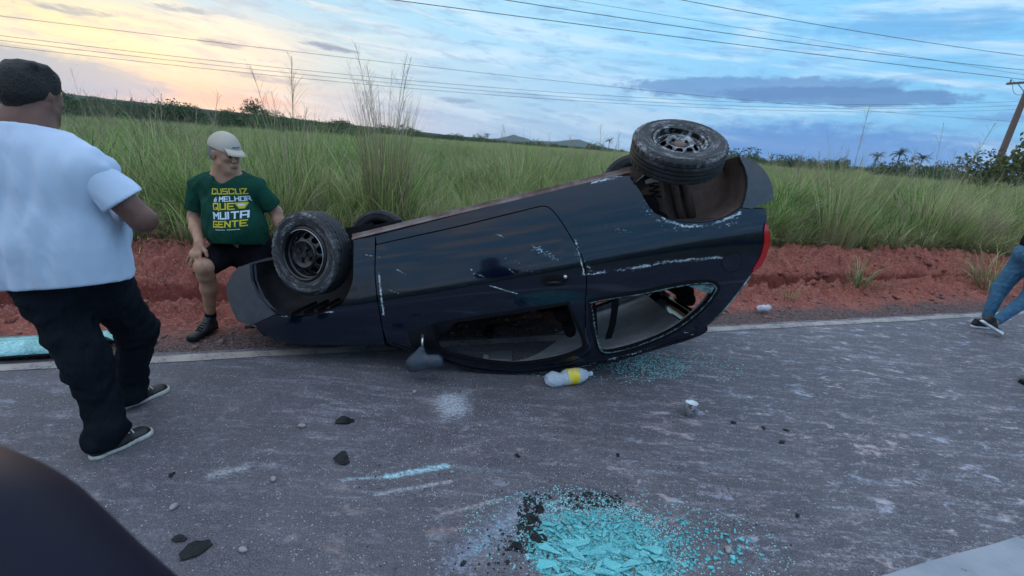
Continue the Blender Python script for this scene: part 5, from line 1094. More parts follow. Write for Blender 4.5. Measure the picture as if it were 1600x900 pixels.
sdf_mesh('hair', [cone(A2(0, -.035, .005), A2(0, -.03, .03), .088, .088, (np.cross(N3(F2), (0, 0, 1)), .92), .02), dict(cone(A2(-.12, .075, -.05), A2(.12, .075, -.05), .10, .10, None, .01), sub=True)], .008, M_('grey_hair', (.22, .20, .19), rough=.8, bump=.8, bscale=160), .02, p2, cut=[(A2(0, 0, -.045), -np.array((.12, 0, 1.)))])
cp = sdf_mesh('cap', [cone(A2(0, -.028, .052), A2(0, .016, .056), .095, .090, (np.cross(N3(F2), (0, 0, 1)), .93), .02), cone(A2(0, -.01, .10), A2(0, .02, .10), .055, .05, None, .03)], .006, MCAP, .02, p2, cut=[(A2(0, 0, .036), -A2(0, .14, 1)+H2)])
V = []; F = []
for i in range(13):
    a_ = (i-6)/6*.95
    for j, rr in enumerate((.0, .35, .7, 1.0)):
        x = sin(a_)*(.080+.006*rr); y = .030+cos(a_)*.066+rr*.070*cos(a_)**.6; V.append(A2(x, y, .058-.008*rr-.10*x*x*10*.25-.03*rr*rr))
for i in range(12):
    for j in range(3): F.append((i*4+j, (i+1)*4+j, (i+1)*4+j+1, i*4+j+1))
br = mobj('cap_brim', V, F, MCAP, cp, True); sm = br.modifiers.new('s', 'SOLIDIFY'); sm.thickness = .004
mb = MB(); mb.lathe([(0, 0), (.007, 0), (.006, .005), (0, .006)], 10, Matrix.Translation(A2(0, 0, .152))); mb.build('cap_button', MCAP, cp, True)
mb = MB(); mb.tube([A2(-.025, .105, .078), A2(.0, .110, .074), A2(.03, .105, .070)], .0035, 5); mb.build('cap_logo', M_('blue_thread', (.05, .12, .45), rough=.7), cp)
T2 = [cone(nk+(0, .01, .03), nk+(0, 0, -.03), .062, .078, None, .04), cone(nk+(.0, 0, -.025), shR+(.0, 0, .005), .055, .066, None, .05), cone(nk+(.0, 0, -.025), shL+(.0, 0, .005), .055, .066, None, .05), cone(nk+(0, 0, -.055), shR+(.03, 0, -.01), .07, .07, None, .06), cone(nk+(0, 0, -.055), shL+(-.03, 0, -.01), .07, .07, None, .06), cone((-2.115, 3.36, 1.04), (-2.09, 3.35, .80), .165, .19, ((0, 1, 0), .78), .1), cone((-2.11, 3.30, .90), (-2.07, 3.29, .80), .13, .165, None, .1), cone((-2.08, 3.37, .82), (-2.065, 3.39, .66), .19, .175, ((0, 1, 0), .85), .08), dict(cone(nk+(.02, -.16, .05), nk+(.02, -.02, -.0), .085, .066, None, .015), sub=True)]
ts = sdf_mesh('t_shirt', T2, .007, MGS, .05, p2, folds(.0055, 70, 8, (1, 1, .5)), cut=[((-2.05, 3.25, .690), (.06, -.25, -1.)), (nk+(.0, .0, .025), (0, -.3, 1))])
for a_, e_, k_ in ((shR, elR, .74), (shL, elL, .80)):
    ax = N3(e_-a_); hh = a_+(e_-a_)*k_; sdf_mesh('sleeve', [cone(a_-(0, 0, .005), hh+ax*.03, .071, .076, None, .03)], .007, MGS, .03, ts, folds(.003, 80, 9), cut=[(hh, ax)])
sdf_mesh('shorts', [cone(pel+(0, 0, .08), pel+(0, -.0, -.0), .17, .165, ((0, 1, 0), .8), .06), cone(hpR+(0, 0, 0), knR+(0, .07, .01), .115, .088, None, .05), cone(hpL, knL+(.0, .02, .09), .115, .10, None, .05)], .008, MBS, .05, p2, folds(.003, 80, 12), cut=[(knR+(0, .10, 0), N3(knR-hpR+(0, 0, -.12))) ] if 0 else None)
shoe(p2, (-2.285, 3.30, .0), (-2.305, 3.02, .0), MBL, MSH, h=.095, w_=.046, sole=.028, lace=MBL); shoe(p2, (-2.06, 3.62, -.03), (-2.07, 3.35, -.03), MBL, MSH, h=.095, w_=.046)
mb = MB(); mb.tube([anR+(0, 0, -.03), anR+(-.0, .0, .02)], [.040, .038], 14); mb.build('sock', MBL, p2, True)
# the print on the shirt, wrapped onto the cloth
MY = M_('yellow_print', (.60, .50, .03), rough=.8); MWP = M_('pale_print', (.62, .72, .80), rough=.8)
me = ts.data; bv = BVHTree.FromPolygons([v_.co.copy() for v_ in me.vertices], [tuple(p.vertices) for p in me.polygons])
TO = Vector((-2.150, 3.0, 1.083)); TX = Vector((1, .0, .06)).normalized(); TU = Vector((.16, 0, -1)).normalized()
def wrap(name, V2, F2_, m):
    bm = bmesh.new(); vs_ = [bm.verts.new((x, y, 0)) for x, y in V2]
    for f in F2_:
        try: bm.faces.new([vs_[i] for i in f])
        except ValueError: pass
    bmesh.ops.triangulate(bm, faces=bm.faces[:])
    for _ in range(4):
        le = [e for e in bm.edges if e.calc_length() > .012]
        if not le: break
        bmesh.ops.subdivide_edges(bm, edges=le, cuts=1); bmesh.ops.triangulate(bm, faces=bm.faces[:])
    for v_ in bm.verts:
        p = TO+TX*v_.co.x+TU*v_.co.y; h = bv.ray_cast(p, Vector((0, 1, 0)), 1.)
        v_.co = (h[0]+h[1]*.0015*(1 if h[1].y < 0 else -1)) if h[0] else p+Vector((0, .3, 0))
    me2 = bpy.data.meshes.new(name); bm.to_mesh(me2); bm.free(); me2.materials.append(m); o = bpy.data.objects.new(name, me2); COL.objects.link(o); o.parent = ts; return o
# blocky letters drawn as strokes on a 4 x 6 grid, like the print in the photograph
GL = {'C': ['0565', '05', '0040'], 'U': 1}
LET = {'C': [(0, 0, 4, 0), (0, 0, 0, 6), (0, 6, 4, 6), (4, 0, 4, 1.2), (4, 4.8, 4, 6)], 'U': [(0, 0, 0, 6), (0, 6, 4, 6), (4, 0, 4, 6)], 'S': [(4, 0, 0, 0), (0, 0, 0, 3), (0, 3, 4, 3), (4, 3, 4, 6), (4, 6, 0, 6)], 'Z': [(0, 0, 4, 0), (4, 0, 0, 6), (0, 6, 4, 6)],
       'M': [(0, 6, 0, 0), (0, 0, 2.2, 3.4), (2.2, 3.4, 4.4, 0), (4.4, 0, 4.4, 6)], 'E': [(0, 0, 0, 6), (0, 0, 4, 0), (0, 3, 3.2, 3), (0, 6, 4, 6)], 'L': [(0, 0, 0, 6), (0, 6, 3.6, 6)], 'H': [(0, 0, 0, 6), (4, 0, 4, 6), (0, 3, 4, 3)], 'O': [(0, 0, 4, 0), (4, 0, 4, 6), (4, 6, 0, 6), (0, 6, 0, 0)],
       'R': [(0, 6, 0, 0), (0, 0, 4, 0), (4, 0, 4, 3), (4, 3, 0, 3), (1.6, 3, 4, 6)], 'Q': [(0, 0, 4, 0), (4, 0, 4, 6), (4, 6, 0, 6), (0, 6, 0, 0), (2.4, 4.2, 4.4, 7)], 'I': [(0, 1.8, 0, 6), (0, 0, 0, .6)], 'T': [(0, 0, 4, 0), (2, 0, 2, 6)], 'A': [(0, 6, 0, 0), (0, 0, 4, 0), (4, 0, 4, 6), (0, 3.6, 4, 3.6)],
       'G': [(4, 0, 0, 0), (0, 0, 0, 6), (0, 6, 4, 6), (4, 6, 4, 3.2), (4, 3.2, 2.2, 3.2)], 'N': [(0, 6, 0, 0), (0, 0, 4, 6), (4, 6, 4, 0)], 'é': [(4, 2, 0, 2), (0, 2, 0, 6), (0, 6, 4, 6), (4, 2, 4, 4), (4, 4, 0, 4), (1.5, .6, 3, -.8)]}
def stroke(V2, F2_, a, b_, w_, sk):
    a = Vector(a); b_ = Vector(b_); d = (b_-a); L = d.length; d = d/L if L > 0 else Vector((1, 0)); n = Vector((-d.y, d.x))*w_/2; a = a-d*w_/2; b_ = b_+d*w_/2; k = len(V2)
    for p in (a-n, b_-n, b_+n, a+n): V2.append((p.x, p.y))
    F2_.append((k, k+1, k+2, k+3))
def line_(txt, x0, y0, width, h, m, sw=.2):
    wds = [(5.0 if c_ == 'M' else 1.3 if c_ == 'I' else 2.2 if c_ == ' ' else 4.6)+1.1 for c_ in txt]; sc = width/(sum(wds)-1.1); x = x0; g_ = np.random.default_rng(len(txt))
    for c_, wd in zip(txt, wds):
        if c_ != ' ':
            V2 = []; F2_ = []; jy = g_.uniform(-.04, .04)*h
            for (ax, ay, bx, by) in LET[c_]: stroke(V2, F2_, (x+(ax+.5)*sc, y0+jy+ay*h/6), (x+(bx+.5)*sc, y0+jy+by*h/6), h*sw, 0)
            wrap('printed_letter', V2, F2_, m)
        x += wd*sc
line_('CUSCUZ', .0, 0, .215, .034, MY); line_('é', .018, .060, .017, .024, MWP, .18); line_('MELHOR', .052, .053, .165, .030, MWP, .2); line_('QUE', .012, .098, .122, .038, MY, .21); line_('MUITA', .006, .157, .195, .040, MWP, .24); line_('GENTE', .0, .216, .196, .036, MY, .22)
V2 = []; F2_ = []     # the little bowl and the small line under the print
for (x0, x1, y0) in ((.145, .196, .100), (.150, .191, .110), (.156, .185, .120), (.162, .180, .130)): stroke(V2, F2_, (x0, y0), (x1, y0), .011, 0)
wrap('printed_bowl', V2, F2_, MY)
V2 = []; F2_ = []
for k in range(15):
    if k not in (7,): stroke(V2, F2_, (.018+.0098*k, .272), (.018+.0098*k+.004, .272), .0045, 0)
wrap('printed_small_line', V2, F2_, MWP)
V2 = []; F2_ = []; stroke(V2, F2_, (.161, .111), (.181, .111), .012, 0); w3 = wrap('printed_bowl_highlight', V2, F2_, MWP)
for v_ in w3.data.vertices: v_.co.y -= .0012

# person in jeans, striding out of the frame at the right
MJE = clothmat('blue_denim', (.050, .135, .24), (.075, .18, .29), 14., bs=.8); MBT = clothmat('black_cotton', (.010, .011, .016), None, 9., bs=.5)
H3 = np.array((5.66, 4.80, 1.52)); hp, A3 = head_prims(H3, (1, .1, 0), s_=.98)
nk = np.array((5.61, 4.8, 1.36)); pel = np.array((5.36, 4.75, .86)); shR = np.array((5.60, 4.62, 1.28)); shL = np.array((5.60, 4.98, 1.28)); elR = np.array((5.50, 4.58, 1.03)); wrR = np.array((5.70, 4.56, .90)); elL = np.array((5.75, 5.02, 1.05)); wrL = np.array((5.95, 5.0, 1.0))
hpR = np.array((5.34, 4.67, .82)); hpL = np.array((5.36, 4.83, .82)); knR = np.array((5.33, 4.62, .44)); anR = np.array((5.08, 4.62, .135)); knL = np.array((5.24, 4.85, .45)); anL = np.array((5.14, 4.78, .12))
body = hp+[cone(H3-(.01, 0, .05), nk, .05, .055, None, .03), cone(nk, (nk+pel)/2, .075, .12, ((1, 0, 0), .8), .1), cone((nk+pel)/2, pel, .12, .13, ((1, 0, 0), .85), .1), cone(nk-(0, 0, .03), shR, .05, .05, None, .05), cone(nk-(0, 0, .03), shL, .05, .05, None, .05), cone(shR, elR, .045, .036, None, .03), cone(elR, wrR, .036, .024, None, .02), cone(shL, elL, .045, .036, None, .03), cone(elL, wrL, .036, .024, None, .02),
    cone(hpR, knR, .075, .05, None, .04), cone(knR, anR, .045, .035, None, .02), cone(hpL, knL, .075, .05, None, .04), cone(knL, anL, .045, .035, None, .02)]+hand_prims(wrR, (.9, 0, .1), (0, 1, 0), 1, .5, .2, .9)+hand_prims(wrL, (.9, 0, .1), (0, -1, 0), -1, .5, .2, .9)
p3 = sdf_mesh('person', body, .0085, MSK2, .02); tag(p3, 'person in blue jeans and black top striding out of the picture at the right edge', 'person')
sdf_mesh('jeans', [cone(pel+(-.0, 0, .10), pel+(-.01, 0, -.02), .135, .15, ((1, 0, 0), .95), .06), cone(pel+(-.05, -.05, -.02), pel+(-.05, .05, -.02), .105, .105, None, .05), cone(hpR, knR, .105, .068, None, .05), cone(knR, anR+(.02, 0, .02), .068, .046, None, .04), cone(hpL, knL, .105, .07, None, .05), cone(knL, anL+(.01, 0, .03), .07, .048, None, .04)], .008, MJE, .04, p3, folds(.003, 90, 22, (1, 1, 1.5)), cut=[(pel+(0, 0, .10), (.1, 0, 1))])
tp_ = sdf_mesh('top', [cone(pel+(.01, 0, .16), pel+(-.01, 0, .08), .135, .145, ((1, 0, 0), .95), .06), cone(nk-(0, 0, .07), pel+(0, 0, .16), .12, .14, ((1, 0, 0), .8), .08), cone(shR-(0, 0, .03), shL-(0, 0, .03), .075, .075, None, .06), cone(shR, shR+(elR-shR)*.6, .062, .058, None, .03), cone(shL, shL+(elL-shL)*.6, .062, .058, None, .03)], .010, MBT, .04, p3, folds(.003, 26, 23), cut=[(pel+(0, 0, .055), (0, 0, -1)), (nk-(0, 0, .02), (0, 0, 1))])
sdf_mesh('hair', [cone(A3(0, -.03, .035), A3(0, .0, .05), .090, .085, None, .02), cone(A3(0, -.07, 0), A3(0, -.08, -.14), .065, .04, None, .03), dict(cone(A3(-.12, .08, -.06), A3(.12, .08, -.06), .095, .095, None, .01), sub=True)], .012, MHAIR, .02, p3)
MSW = M_('white_rubber', (.72, .76, .80), rough=.5); s1 = shoe(p3, (4.90, 4.60, .135), (5.13, 4.56, .012), MSW, MSH, w_=.042, sole=.034, h=.085); s2 = shoe(p3, (5.04, 4.80, .0), (5.30, 4.80, .0), MSW, MSH, w_=.040, sole=.03, h=.08)
# one more person whose shoe just enters the frame
p4b = [cone((4.36, 3.42, .84), (4.34, 3.45, .46), .08, .055, None, .04), cone((4.34, 3.45, .46), (4.30, 3.42, .09), .05, .038, None, .02), cone((4.56, 3.46, .84), (4.60, 3.4, .46), .08, .055, None, .04), cone((4.60, 3.4, .46), (4.62, 3.5, .09), .05, .038, None, .02), cone((4.46, 3.44, .9), (4.46, 3.44, 1.15), .15, .14, ((0, 1, 0), .75), .08), cone((4.46, 3.44, 1.15), (4.46, 3.44, 1.40), .16, .08, ((0, 1, 0), .7), .08), cone((4.29, 3.44, 1.36), (4.63, 3.44, 1.36), .055, .055, None, .05), cone((4.29, 3.44, 1.36), (4.25, 3.45, 1.08), .05, .04, None, .03), cone((4.25, 3.45, 1.08), (4.30, 3.30, .86), .04, .026, None, .02), cone((4.63, 3.44, 1.36), (4.68, 3.45, 1.08), .05, .04, None, .03), cone((4.68, 3.45, 1.08), (4.68, 3.32, .85), .04, .026, None, .02), cone((4.46, 3.43, 1.42), (4.46, 3.41, 1.56), .06, .055, None, .03)]
hp, A4 = head_prims((4.46, 3.40, 1.64), (-.3, -1, 0)); p4b += hp+hand_prims((4.30, 3.30, .86), (.1, -.2, -1), (1, 0, 0), 1, .4, .2)+hand_prims((4.68, 3.32, .85), (0, -.2, -1), (-1, 0, 0), -1, .4, .2)
p4 = sdf_mesh('person', p4b, .009, MSK2, .02); tag(p4, 'person of whom only one black shoe shows at the right edge, nearer than the jeans', 'person')
sdf_mesh('trousers', [cone((4.46, 3.44, .98), (4.46, 3.44, .86), .165, .16, ((0, 1, 0), .75), .05), cone((4.37, 3.42, .84), (4.35, 3.45, .46), .11, .08, None, .05), cone((4.35, 3.45, .46), (4.31, 3.42, .10), .08, .065, None, .04), cone((4.55, 3.46, .84), (4.60, 3.4, .46), .11, .08, None, .05), cone((4.60, 3.4, .46), (4.62, 3.5, .10), .08, .065, None, .04)], .012, MJB, .04, p4, folds(.005, 26, 31))
sdf_mesh('shirt', [cone((4.46, 3.44, 1.30), (4.46, 3.44, .98), .175, .18, ((0, 1, 0), .75), .05), cone((4.31, 3.44, 1.35), (4.61, 3.44, 1.35), .075, .075, None, .06), cone((4.29, 3.44, 1.35), (4.26, 3.45, 1.18), .068, .066, None, .03), cone((4.63, 3.44, 1.35), (4.67, 3.45, 1.18), .068, .066, None, .03)], .012, MBT, .04, p4, folds(.004, 26, 32))
sdf_mesh('hair', [cone(A4(0, -.03, .035), A4(0, .0, .05), .090, .085, None, .02), dict(cone(A4(-.12, .08, -.06), A4(.12, .08, -.06), .095, .095, None, .01), sub=True)], .012, MHAIR, .02, p4)
shoe(p4, (4.335, 3.43, 0), (4.15, 3.40, 0), MBL, MSH, sole=.03, h=.09, w_=.048); shoe(p4, (4.66, 3.53, 0), (4.55, 3.28, 0), MBL, MSH, sole=.03, h=.09, w_=.048)

# ------------------------------------------------------------------ things on the road
MG1, t, b = mat('teal_glass', (.05, .42, .42), rough=.22, spec=.8)
v = t.coord(); n_ = t.noise(v, 60, 5, .8); oi = t.n.new('ShaderNodeObjectInfo'); a_c = t.mix(oi.outputs['Random'], (.03, .31, .34, 1), (.10, .52, .54, 1)); c = t.mix(t.smooth(n_, .5, .7), a_c, (.22, .60, .60, 1))
vo = t.voro(v, 110., 'DISTANCE_TO_EDGE'); c = t.mix(t.m('MULTIPLY', t.smooth(vo, .05, .0), .5), c, (.55, .85, .84, 1)); t.l.new(c, b.inputs['Base Color']); t.l.new(t.bump(t.m('ADD', vo, n_), .35, .004), b.inputs['Normal'])
MGC = M_('glass_crumbs', (.12, .50, .53), rough=.2, spec=.9, col2=(.38, .68, .70), vscale=70); MBKD = M_('black_grit', (.008, .010, .013), rough=.6); MST = M_('pebble_stone', (.34, .32, .33), rough=.9, col2=(.24, .20, .19), vscale=30, bump=.4, bscale=90)
def shard(seed, L, W, th, m, name, link=True, par=None):
    g = np.random.default_rng(seed); n = g.integers(5, 8); an = np.sort(g.uniform(0, 2*pi, n)); P = [(L/2*cos(a)*g.uniform(.75, 1.1), W/2*sin(a)*g.uniform(.6, 1.1)) for a in an]; V = [(x, y, 0) for x, y in P]+[(x*.97, y*.95, th+.0015*sin(k*2.1)) for k, (x, y) in enumerate(P)]
    F = [tuple(range(n-1, -1, -1)), tuple(range(n, 2*n))]+[(k, (k+1) % n, n+(k+1) % n, n+k) for k in range(n)]; return mobj(name, V, F, m, par, link=link)
# large plates of the shattered window
g = np.random.default_rng(9); k = 0; placed = []
cen = np.array((.43, 1.45))
for i in range(1500):
    if len(placed) >= 110: break
    a_ = g.uniform(0, 2*pi); rr = sqrt(g.uniform())*1.; p = cen+np.array((cos(a_)*.27, sin(a_)*.205))*rr
    if p[0] < .18+.10*(p[1]-1.4) : continue
    L = g.uniform(.055, .145)*(1.15-.6*rr)*(1.25 if p[1] < 1.5 else .7); W = L*g.uniform(.35, .62)
    if any(np.hypot(*(p-q[0])) < (L+q[1])*.19 for q in placed): continue
    placed.append((p, L)); o = shard(1000+i, L, W, .0035, MG1, 'glass_plate'); dirn = atan2(p[1]-1.75, p[0]-.10)
    o.location = (p[0], p[1], .002+.006*g.uniform(0, 1)); o.rotation_euler = (g.normal(0, .035), g.normal(0, .04), dirn*.4+g.normal(0, .6)); tag(o, 'flat teal slab of crazed window glass lying in the heap at the bottom centre', 'glass shard', 'teal glass slabs heaped at the bottom centre')
for i in range(26):
    p = np.array((g.uniform(.62, 1.12), g.uniform(1.38, 1.66))); L = g.uniform(.018, .042); o = shard(1300+i, L, L*.6, .005, MG1, 'glass_chip'); o.location = (p[0], p[1], .002); o.rotation_euler = (g.normal(0, .1), g.normal(0, .1), g.uniform(0, 6.3)); tag(o, 'small teal glass chip scattered to the right of the heap of broken glass', 'glass shard', 'small teal chips right of the glass heap')
def crumbs(name, pts, size, m, seed, zmul=.6):
    g = np.random.default_rng(seed); n = len(pts); base = np.array([(-1, -1, 0), (1, -1, 0), (1, 1, 0), (-1, 1, 0), (-.8, -.7, 1), (.8, -.9, 1), (.7, .8, 1), (-.9, .7, 1)], float); fq = np.array([(3, 2, 1, 0), (4, 5, 6, 7), (0, 1, 5, 4), (1, 2, 6, 5), (2, 3, 7, 6), (3, 0, 4, 7)])
    s_ = np.asarray(size)*g.uniform(.5, 1.5, n); V = base[None]*g.uniform(.6, 1.1, (n, 8, 3))*s_[:, None, None]; V[:, :, 2] *= zmul; a = g.uniform(0, 6.3, n); c_, q = np.cos(a)[:, None], np.sin(a)[:, None]; st = g.uniform(.45, 1, n)[:, None]
    x = V[:, :, 0]*c_-V[:, :, 1]*st*q; y = V[:, :, 0]*q+V[:, :, 1]*st*c_; V[:, :, 0] = x; V[:, :, 1] = y; P = np.asarray(pts, float)
    V = V+np.concatenate([P, np.zeros((n, 1))], 1)[:, None] if P.shape[1] == 2 else V+P[:, None]
    o = npobj(name, V.reshape(-1, 3), (np.arange(n)[:, None, None]*8+fq[None]).reshape(-1, 4), m); o['kind'] = 'stuff'; return o
ell = lambda n, c, rx, ry, pw=.5: np.array(c)+np.stack([np.cos(a := g.uniform(0, 2*pi, n))*rx, np.sin(a)*ry], 1)*(g.uniform(0, 1, n)**pw)[:, None]
crumbs('glass_crumbs', np.concatenate([ell(3600, (.45, 1.52), .35, .25, .6), ell(1100, (.66, 1.56), .60, .30, .8), ell(350, (.36, 1.72), .22, .12), ell(500, (.1, 1.55), .25, .22)]), .0034, MGC, 31)
crumbs('glass_fragments', np.concatenate([ell(1500, (.44, 1.47), .30, .22, .7), ell(160, (.75, 1.55), .3, .16)]), .0085, MG1, 36, .45)
crumbs('window_crumbs', np.concatenate([ell(900, (1.02, 3.22), .36, .22, .7), ell(420, (1.35, 3.30), .55, .3, .8), ell(250, (.55, 3.05), .6, .2)]), .0045, MGC, 32)
crumbs('white_glitter', np.concatenate([np.stack([g.uniform(-2.6, 4., 2300), g.uniform(1.3, 3.2, 2300)], 1), ell(500, (-.3, 2.4), .5, .4), ell(900, (.1, 1.6), 1.1, .5)]), .0019, M_('pale_grit', (.55, .56, .60), rough=.5), 33)
crumbs('black_grit', np.concatenate([ell(260, (.15, 1.58), .05, .16), ell(130, (.33, 1.74), .20, .05), ell(110, (.50, 1.76), .10, .05), ell(80, (.05, 1.42), .20, .12), ell(60, (.18, 1.52), .03, .06), ell(220, (.3, 1.7), 1.0, .7)]), np.concatenate([g.uniform(.002, .0085, 640), np.full(220, .0035)]), MBKD, 34, .5)
crumbs('fine_gravel', np.stack([g.uniform(-3.2, 6, 700), g.uniform(1.2, 5, 700)], 1), .0032, MST, 35, .9)
# clods and stones on the soil bank
a, b_ = field(-6, 14, 3.5, 6.2, .085, seed=44, keep=lambda a, b_, g: g.uniform(0, 1, a.size) < np.interp(b_, [3.5, 3.9, 4.4, 6.2], [.9, .8, .35, .5])); P = place(a, b_, verge_h); gs = np.random.default_rng(3)
crumbs('gravel_on_verge', P, np.interp(gs.uniform(0, 1, len(P))**3, [0, 1], [.006, .024]), M_('reddish_stone', (.30, .13, .10), rough=.95, col2=(.20, .14, .13), vscale=3), 45, .9)
a, b_ = field(-6, 14, 4.15, 6.0, .16, seed=46, keep=lambda a, b_, g: g.uniform(0, 1, a.size) < .55); P = place(a, b_, verge_h); crumbs('soil_clods', P, np.interp(gs.uniform(0, 1, len(P))**2.5, [0, 1], [.012, .05]), MS, 47, .8)
# individual stones
def stone(seed, r_):
    g = np.random.default_rng(seed); bm = bmesh.new(); bmesh.ops.create_icosphere(bm, subdivisions=2, radius=r_)
    for v_ in bm.verts: v_.co = Vector((v_.co.x*1.25, v_.co.y*.9, v_.co.z*.6))*(1+.16*sin(v_.co.x/r_*3+seed)*cos(v_.co.y/r_*2.6)+g.uniform(-.05, .05))
    me = bpy.data.meshes.new('stone'); bm.to_mesh(me); bm.free(); me.materials.append(MST); me.polygons.foreach_set('use_smooth', [True]*len(me.polygons)); o = bpy.data.objects.new('stone', me); COL.objects.link(o); return o
for i, (x, y, r_, lab) in enumerate([(-1.074, 2.126, .017, 'small grey stone on the asphalt left of the two black plastic scraps'), (-.562, 2.566, .014, 'pale pebble on the asphalt below the hanging door mirror'), (-.12, 2.26, .009, 'tiny white pebble right of the white powder patch'), (1.30, 2.60, .012, 'flat white pebble on the asphalt right of the paper cup'),
        (-1.02, 1.72, .015, 'brownish stone at the left tip of the teal scrape mark'), (-.22, 1.86, .010, 'round pebble lying on the teal scrape mark'), (-1.33, 1.52, .016, 'grey pebble on the asphalt right of the blurred mirror edge'), (-.94, 1.345, .014, 'grey stone near the bottom edge beside the torn black scrap'), (.98, 1.52, .016, 'tan pebble in the small glass chips right of the heap'), (2.2, 2.05, .012, 'yellowish pebble alone on the asphalt at the lower right')]):
    o = stone(60+i, r_); o.location = (x, y, r_*.45); o.rotation_euler = (0, 0, i*1.3); tag(o, lab, 'stone')
# torn black plastic
def scrap(seed, L, W, h, lab, loc, rz, folded=True):
    g = np.random.default_rng(seed); n = 9; V = []; F = []
    for i in range(n):
        for j in range(6):
            u, v_ = i/(n-1)-.5, j/5-.5; ed = 1-.55*abs(u*2)**1.5+g.uniform(-.06, .06); V.append((u*L+g.normal(0, L*.012), v_*W*ed, .004+h*max(0, 1-((u+.1)*2.6)**2)*(.35+.65*(v_+.5))+g.uniform(0, .003)))
    for i in range(n-1):
        for j in range(5): F.append((i*6+j, (i+1)*6+j, (i+1)*6+j+1, i*6+j+1))
    o = mobj('plastic_scrap', V, F, MRB); s_ = o.modifiers.new('s', 'SOLIDIFY'); s_.thickness = .0035; o.location = loc; o.rotation_euler = (0, 0, rz); tag(o, lab, 'plastic scrap'); return o
scrap(1, .10, .055, .018, 'upper of two torn black plastic scraps left of the powder patch', (-.87, 2.20, 0), .3)
scrap(2, .09, .06, .030, 'lower of two black plastic scraps, standing folded like a tent', (-.77, 1.885, 0), -.5)
scrap(3, .10, .07, .012, 'torn black scrap beside the blurred dark mirror at the bottom left', (-1.11, 1.33, 0), .9); scrap(4, .05, .03, .008, 'small black flake on the road left of the largest black scrap', (-1.2, 1.37, 0), 0)
for i, (x, y, L, lab) in enumerate([(1.43, 2.498, .04, 'black oval flake nearest to the paper cup'), (1.60, 2.465, .035, 'black flake in the middle of the row right of the cup'), (1.735, 2.46, .035, 'black flake at the right end of the row right of the cup'), (1.64, 2.33, .045, 'small black lump below the row of flakes right of the cup'), (.632, 2.091, .03, 'black flake on the road between the bottle and the glass heap'), (.095, 2.021, .03, 'black speck on the road above the glass heap'), (1.40, 1.75, .03, 'tiny black forked scrap on the asphalt at the lower right'), (-1.47, 1.70, .035, 'black crumb on the road between the walker and the mirror')]):
    scrap(10+i, L, L*.55, .006, lab, (x, y, 0), i*1.1+.3)
for i, (x, y, L, lab) in enumerate([(.19, 1.505, .065, 'largest black patch of torn film at the left of the glass heap'), (.165, 1.60, .05, 'black torn film above the largest black patch by the glass'), (.20, 1.665, .05, 'upper black film scrap touching the top left of the glass heap'), (.10, 1.46, .045, 'lower left black film scrap beside the glass heap')]):
    scrap(30+i, L, L*.8, .004, lab, (x, y, .002), i*.9)
# big clear bottle with a yellow label
MPET, t, b = mat('clear_plastic', (.80, .90, 1.0), rough=.12, spec=.6, trans=.55); v = t.coord(); t.l.new(t.bump(t.noise(v, 30, 2, .5), .5, .02), b.inputs['Normal']); b.inputs['IOR'].default_value = 1.15
def bottle(p0, p1, r_, lab, lcol, lcol2, capc, crush, l0=.42, l1=.66):
    p0 = Vector(p0); p1 = Vector(p1); L = (p1-p0).length; z_ = (p1-p0).normalized(); x_ = Vector((0, 0, 1)).cross(z_).normalized(); y_ = z_.cross(x_); Mx = Matrix(((x_.x, y_.x, z_.x, p0.x), (x_.y, y_.y, z_.y, p0.y), (x_.z, y_.z, z_.z, p0.z), (0, 0, 0, 1)))
    root = empty('plastic_bottle'); root.matrix_world = Mx; prof = [(0, .02), (.45, .0), (.72, .03), (.88, .09), (1, .14), (1, .30), (.93, .34), (1, .40), (1, .68), (.94, .74), (.72, .84), (.42, .91), (.27, .94), (.27, 1.0)]; n = 32; V = []; F = []
    P = catmull([(a*r_, b_*L, 0) for a, b_ in prof], 4)
    for i, q in enumerate(P):
        for k_ in range(n):
            a_ = 2*pi*k_/n; rr = q.x; u = q.y/L
            if u < .14: rr *= 1-.14*(1-u/.14)*(.5+.5*cos(5*a_))
            d_ = crush*max(0, 1-abs(u-.30)/.14)*max(0, cos(a_-1.2))*r_+crush*.6*max(0, 1-abs(u-.12)/.1)*max(0, cos(a_+.5))*r_; V.append(((rr-d_)*cos(a_), (rr-d_)*sin(a_), q.y))
    for i in range(len(P)-1):
        for k_ in range(n): F.append((i*n+k_, i*n+(k_+1) % n, (i+1)*n+(k_+1) % n, (i+1)*n+k_))
    mobj('shell', V, F, MPET, root, True)
    mb = MB(); mb.lathe([(r_*1.012, L*l0), (r_*1.015, L*(l0+.01)), (r_*1.015, L*(l1-.01)), (r_*1.012, L*l1)], 32); mb.build('label', lcol, root, True)
    V = []; F = []
    for i in range(9):
        a_ = -1.9+.1*i
        for h_ in (l0+.10*(l1-l0), l0+.42*(l1-l0)) if 0 else (l0+.03, l0+.09): V.append((r_*1.022*cos(a_), r_*1.022*sin(a_), L*h_))
    for i in range(8): F.append((2*i, 2*i+2, 2*i+3, 2*i+1))
    mobj('label_print', V, F, lcol2, root)
    mb = MB(); mb.lathe([(r_*.31, L*.955), (r_*.31, L*1.01), (0, L*1.012)], 20); mb.build('cap', capc, root, True); tag(root, lab, 'bottle'); return root
MYL, t, b = mat('yellow_label', (.80, .58, .01), rough=.35); v = t.coord(); xx = t.xyz(v); t.l.new(t.mix(t.smooth(t.noise(v, 26, 1), .56, .58), (.80, .60, .015, 1), (.70, .62, .30, 1)), b.inputs['Base Color'])
bottle((.275, 2.765, .052), (.600, 2.90, .055), .054, 'large empty clear plastic bottle with a yellow label lying by the car window', MYL, M_('orange_print', (.75, .28, .01), rough=.4), MPET, .35)
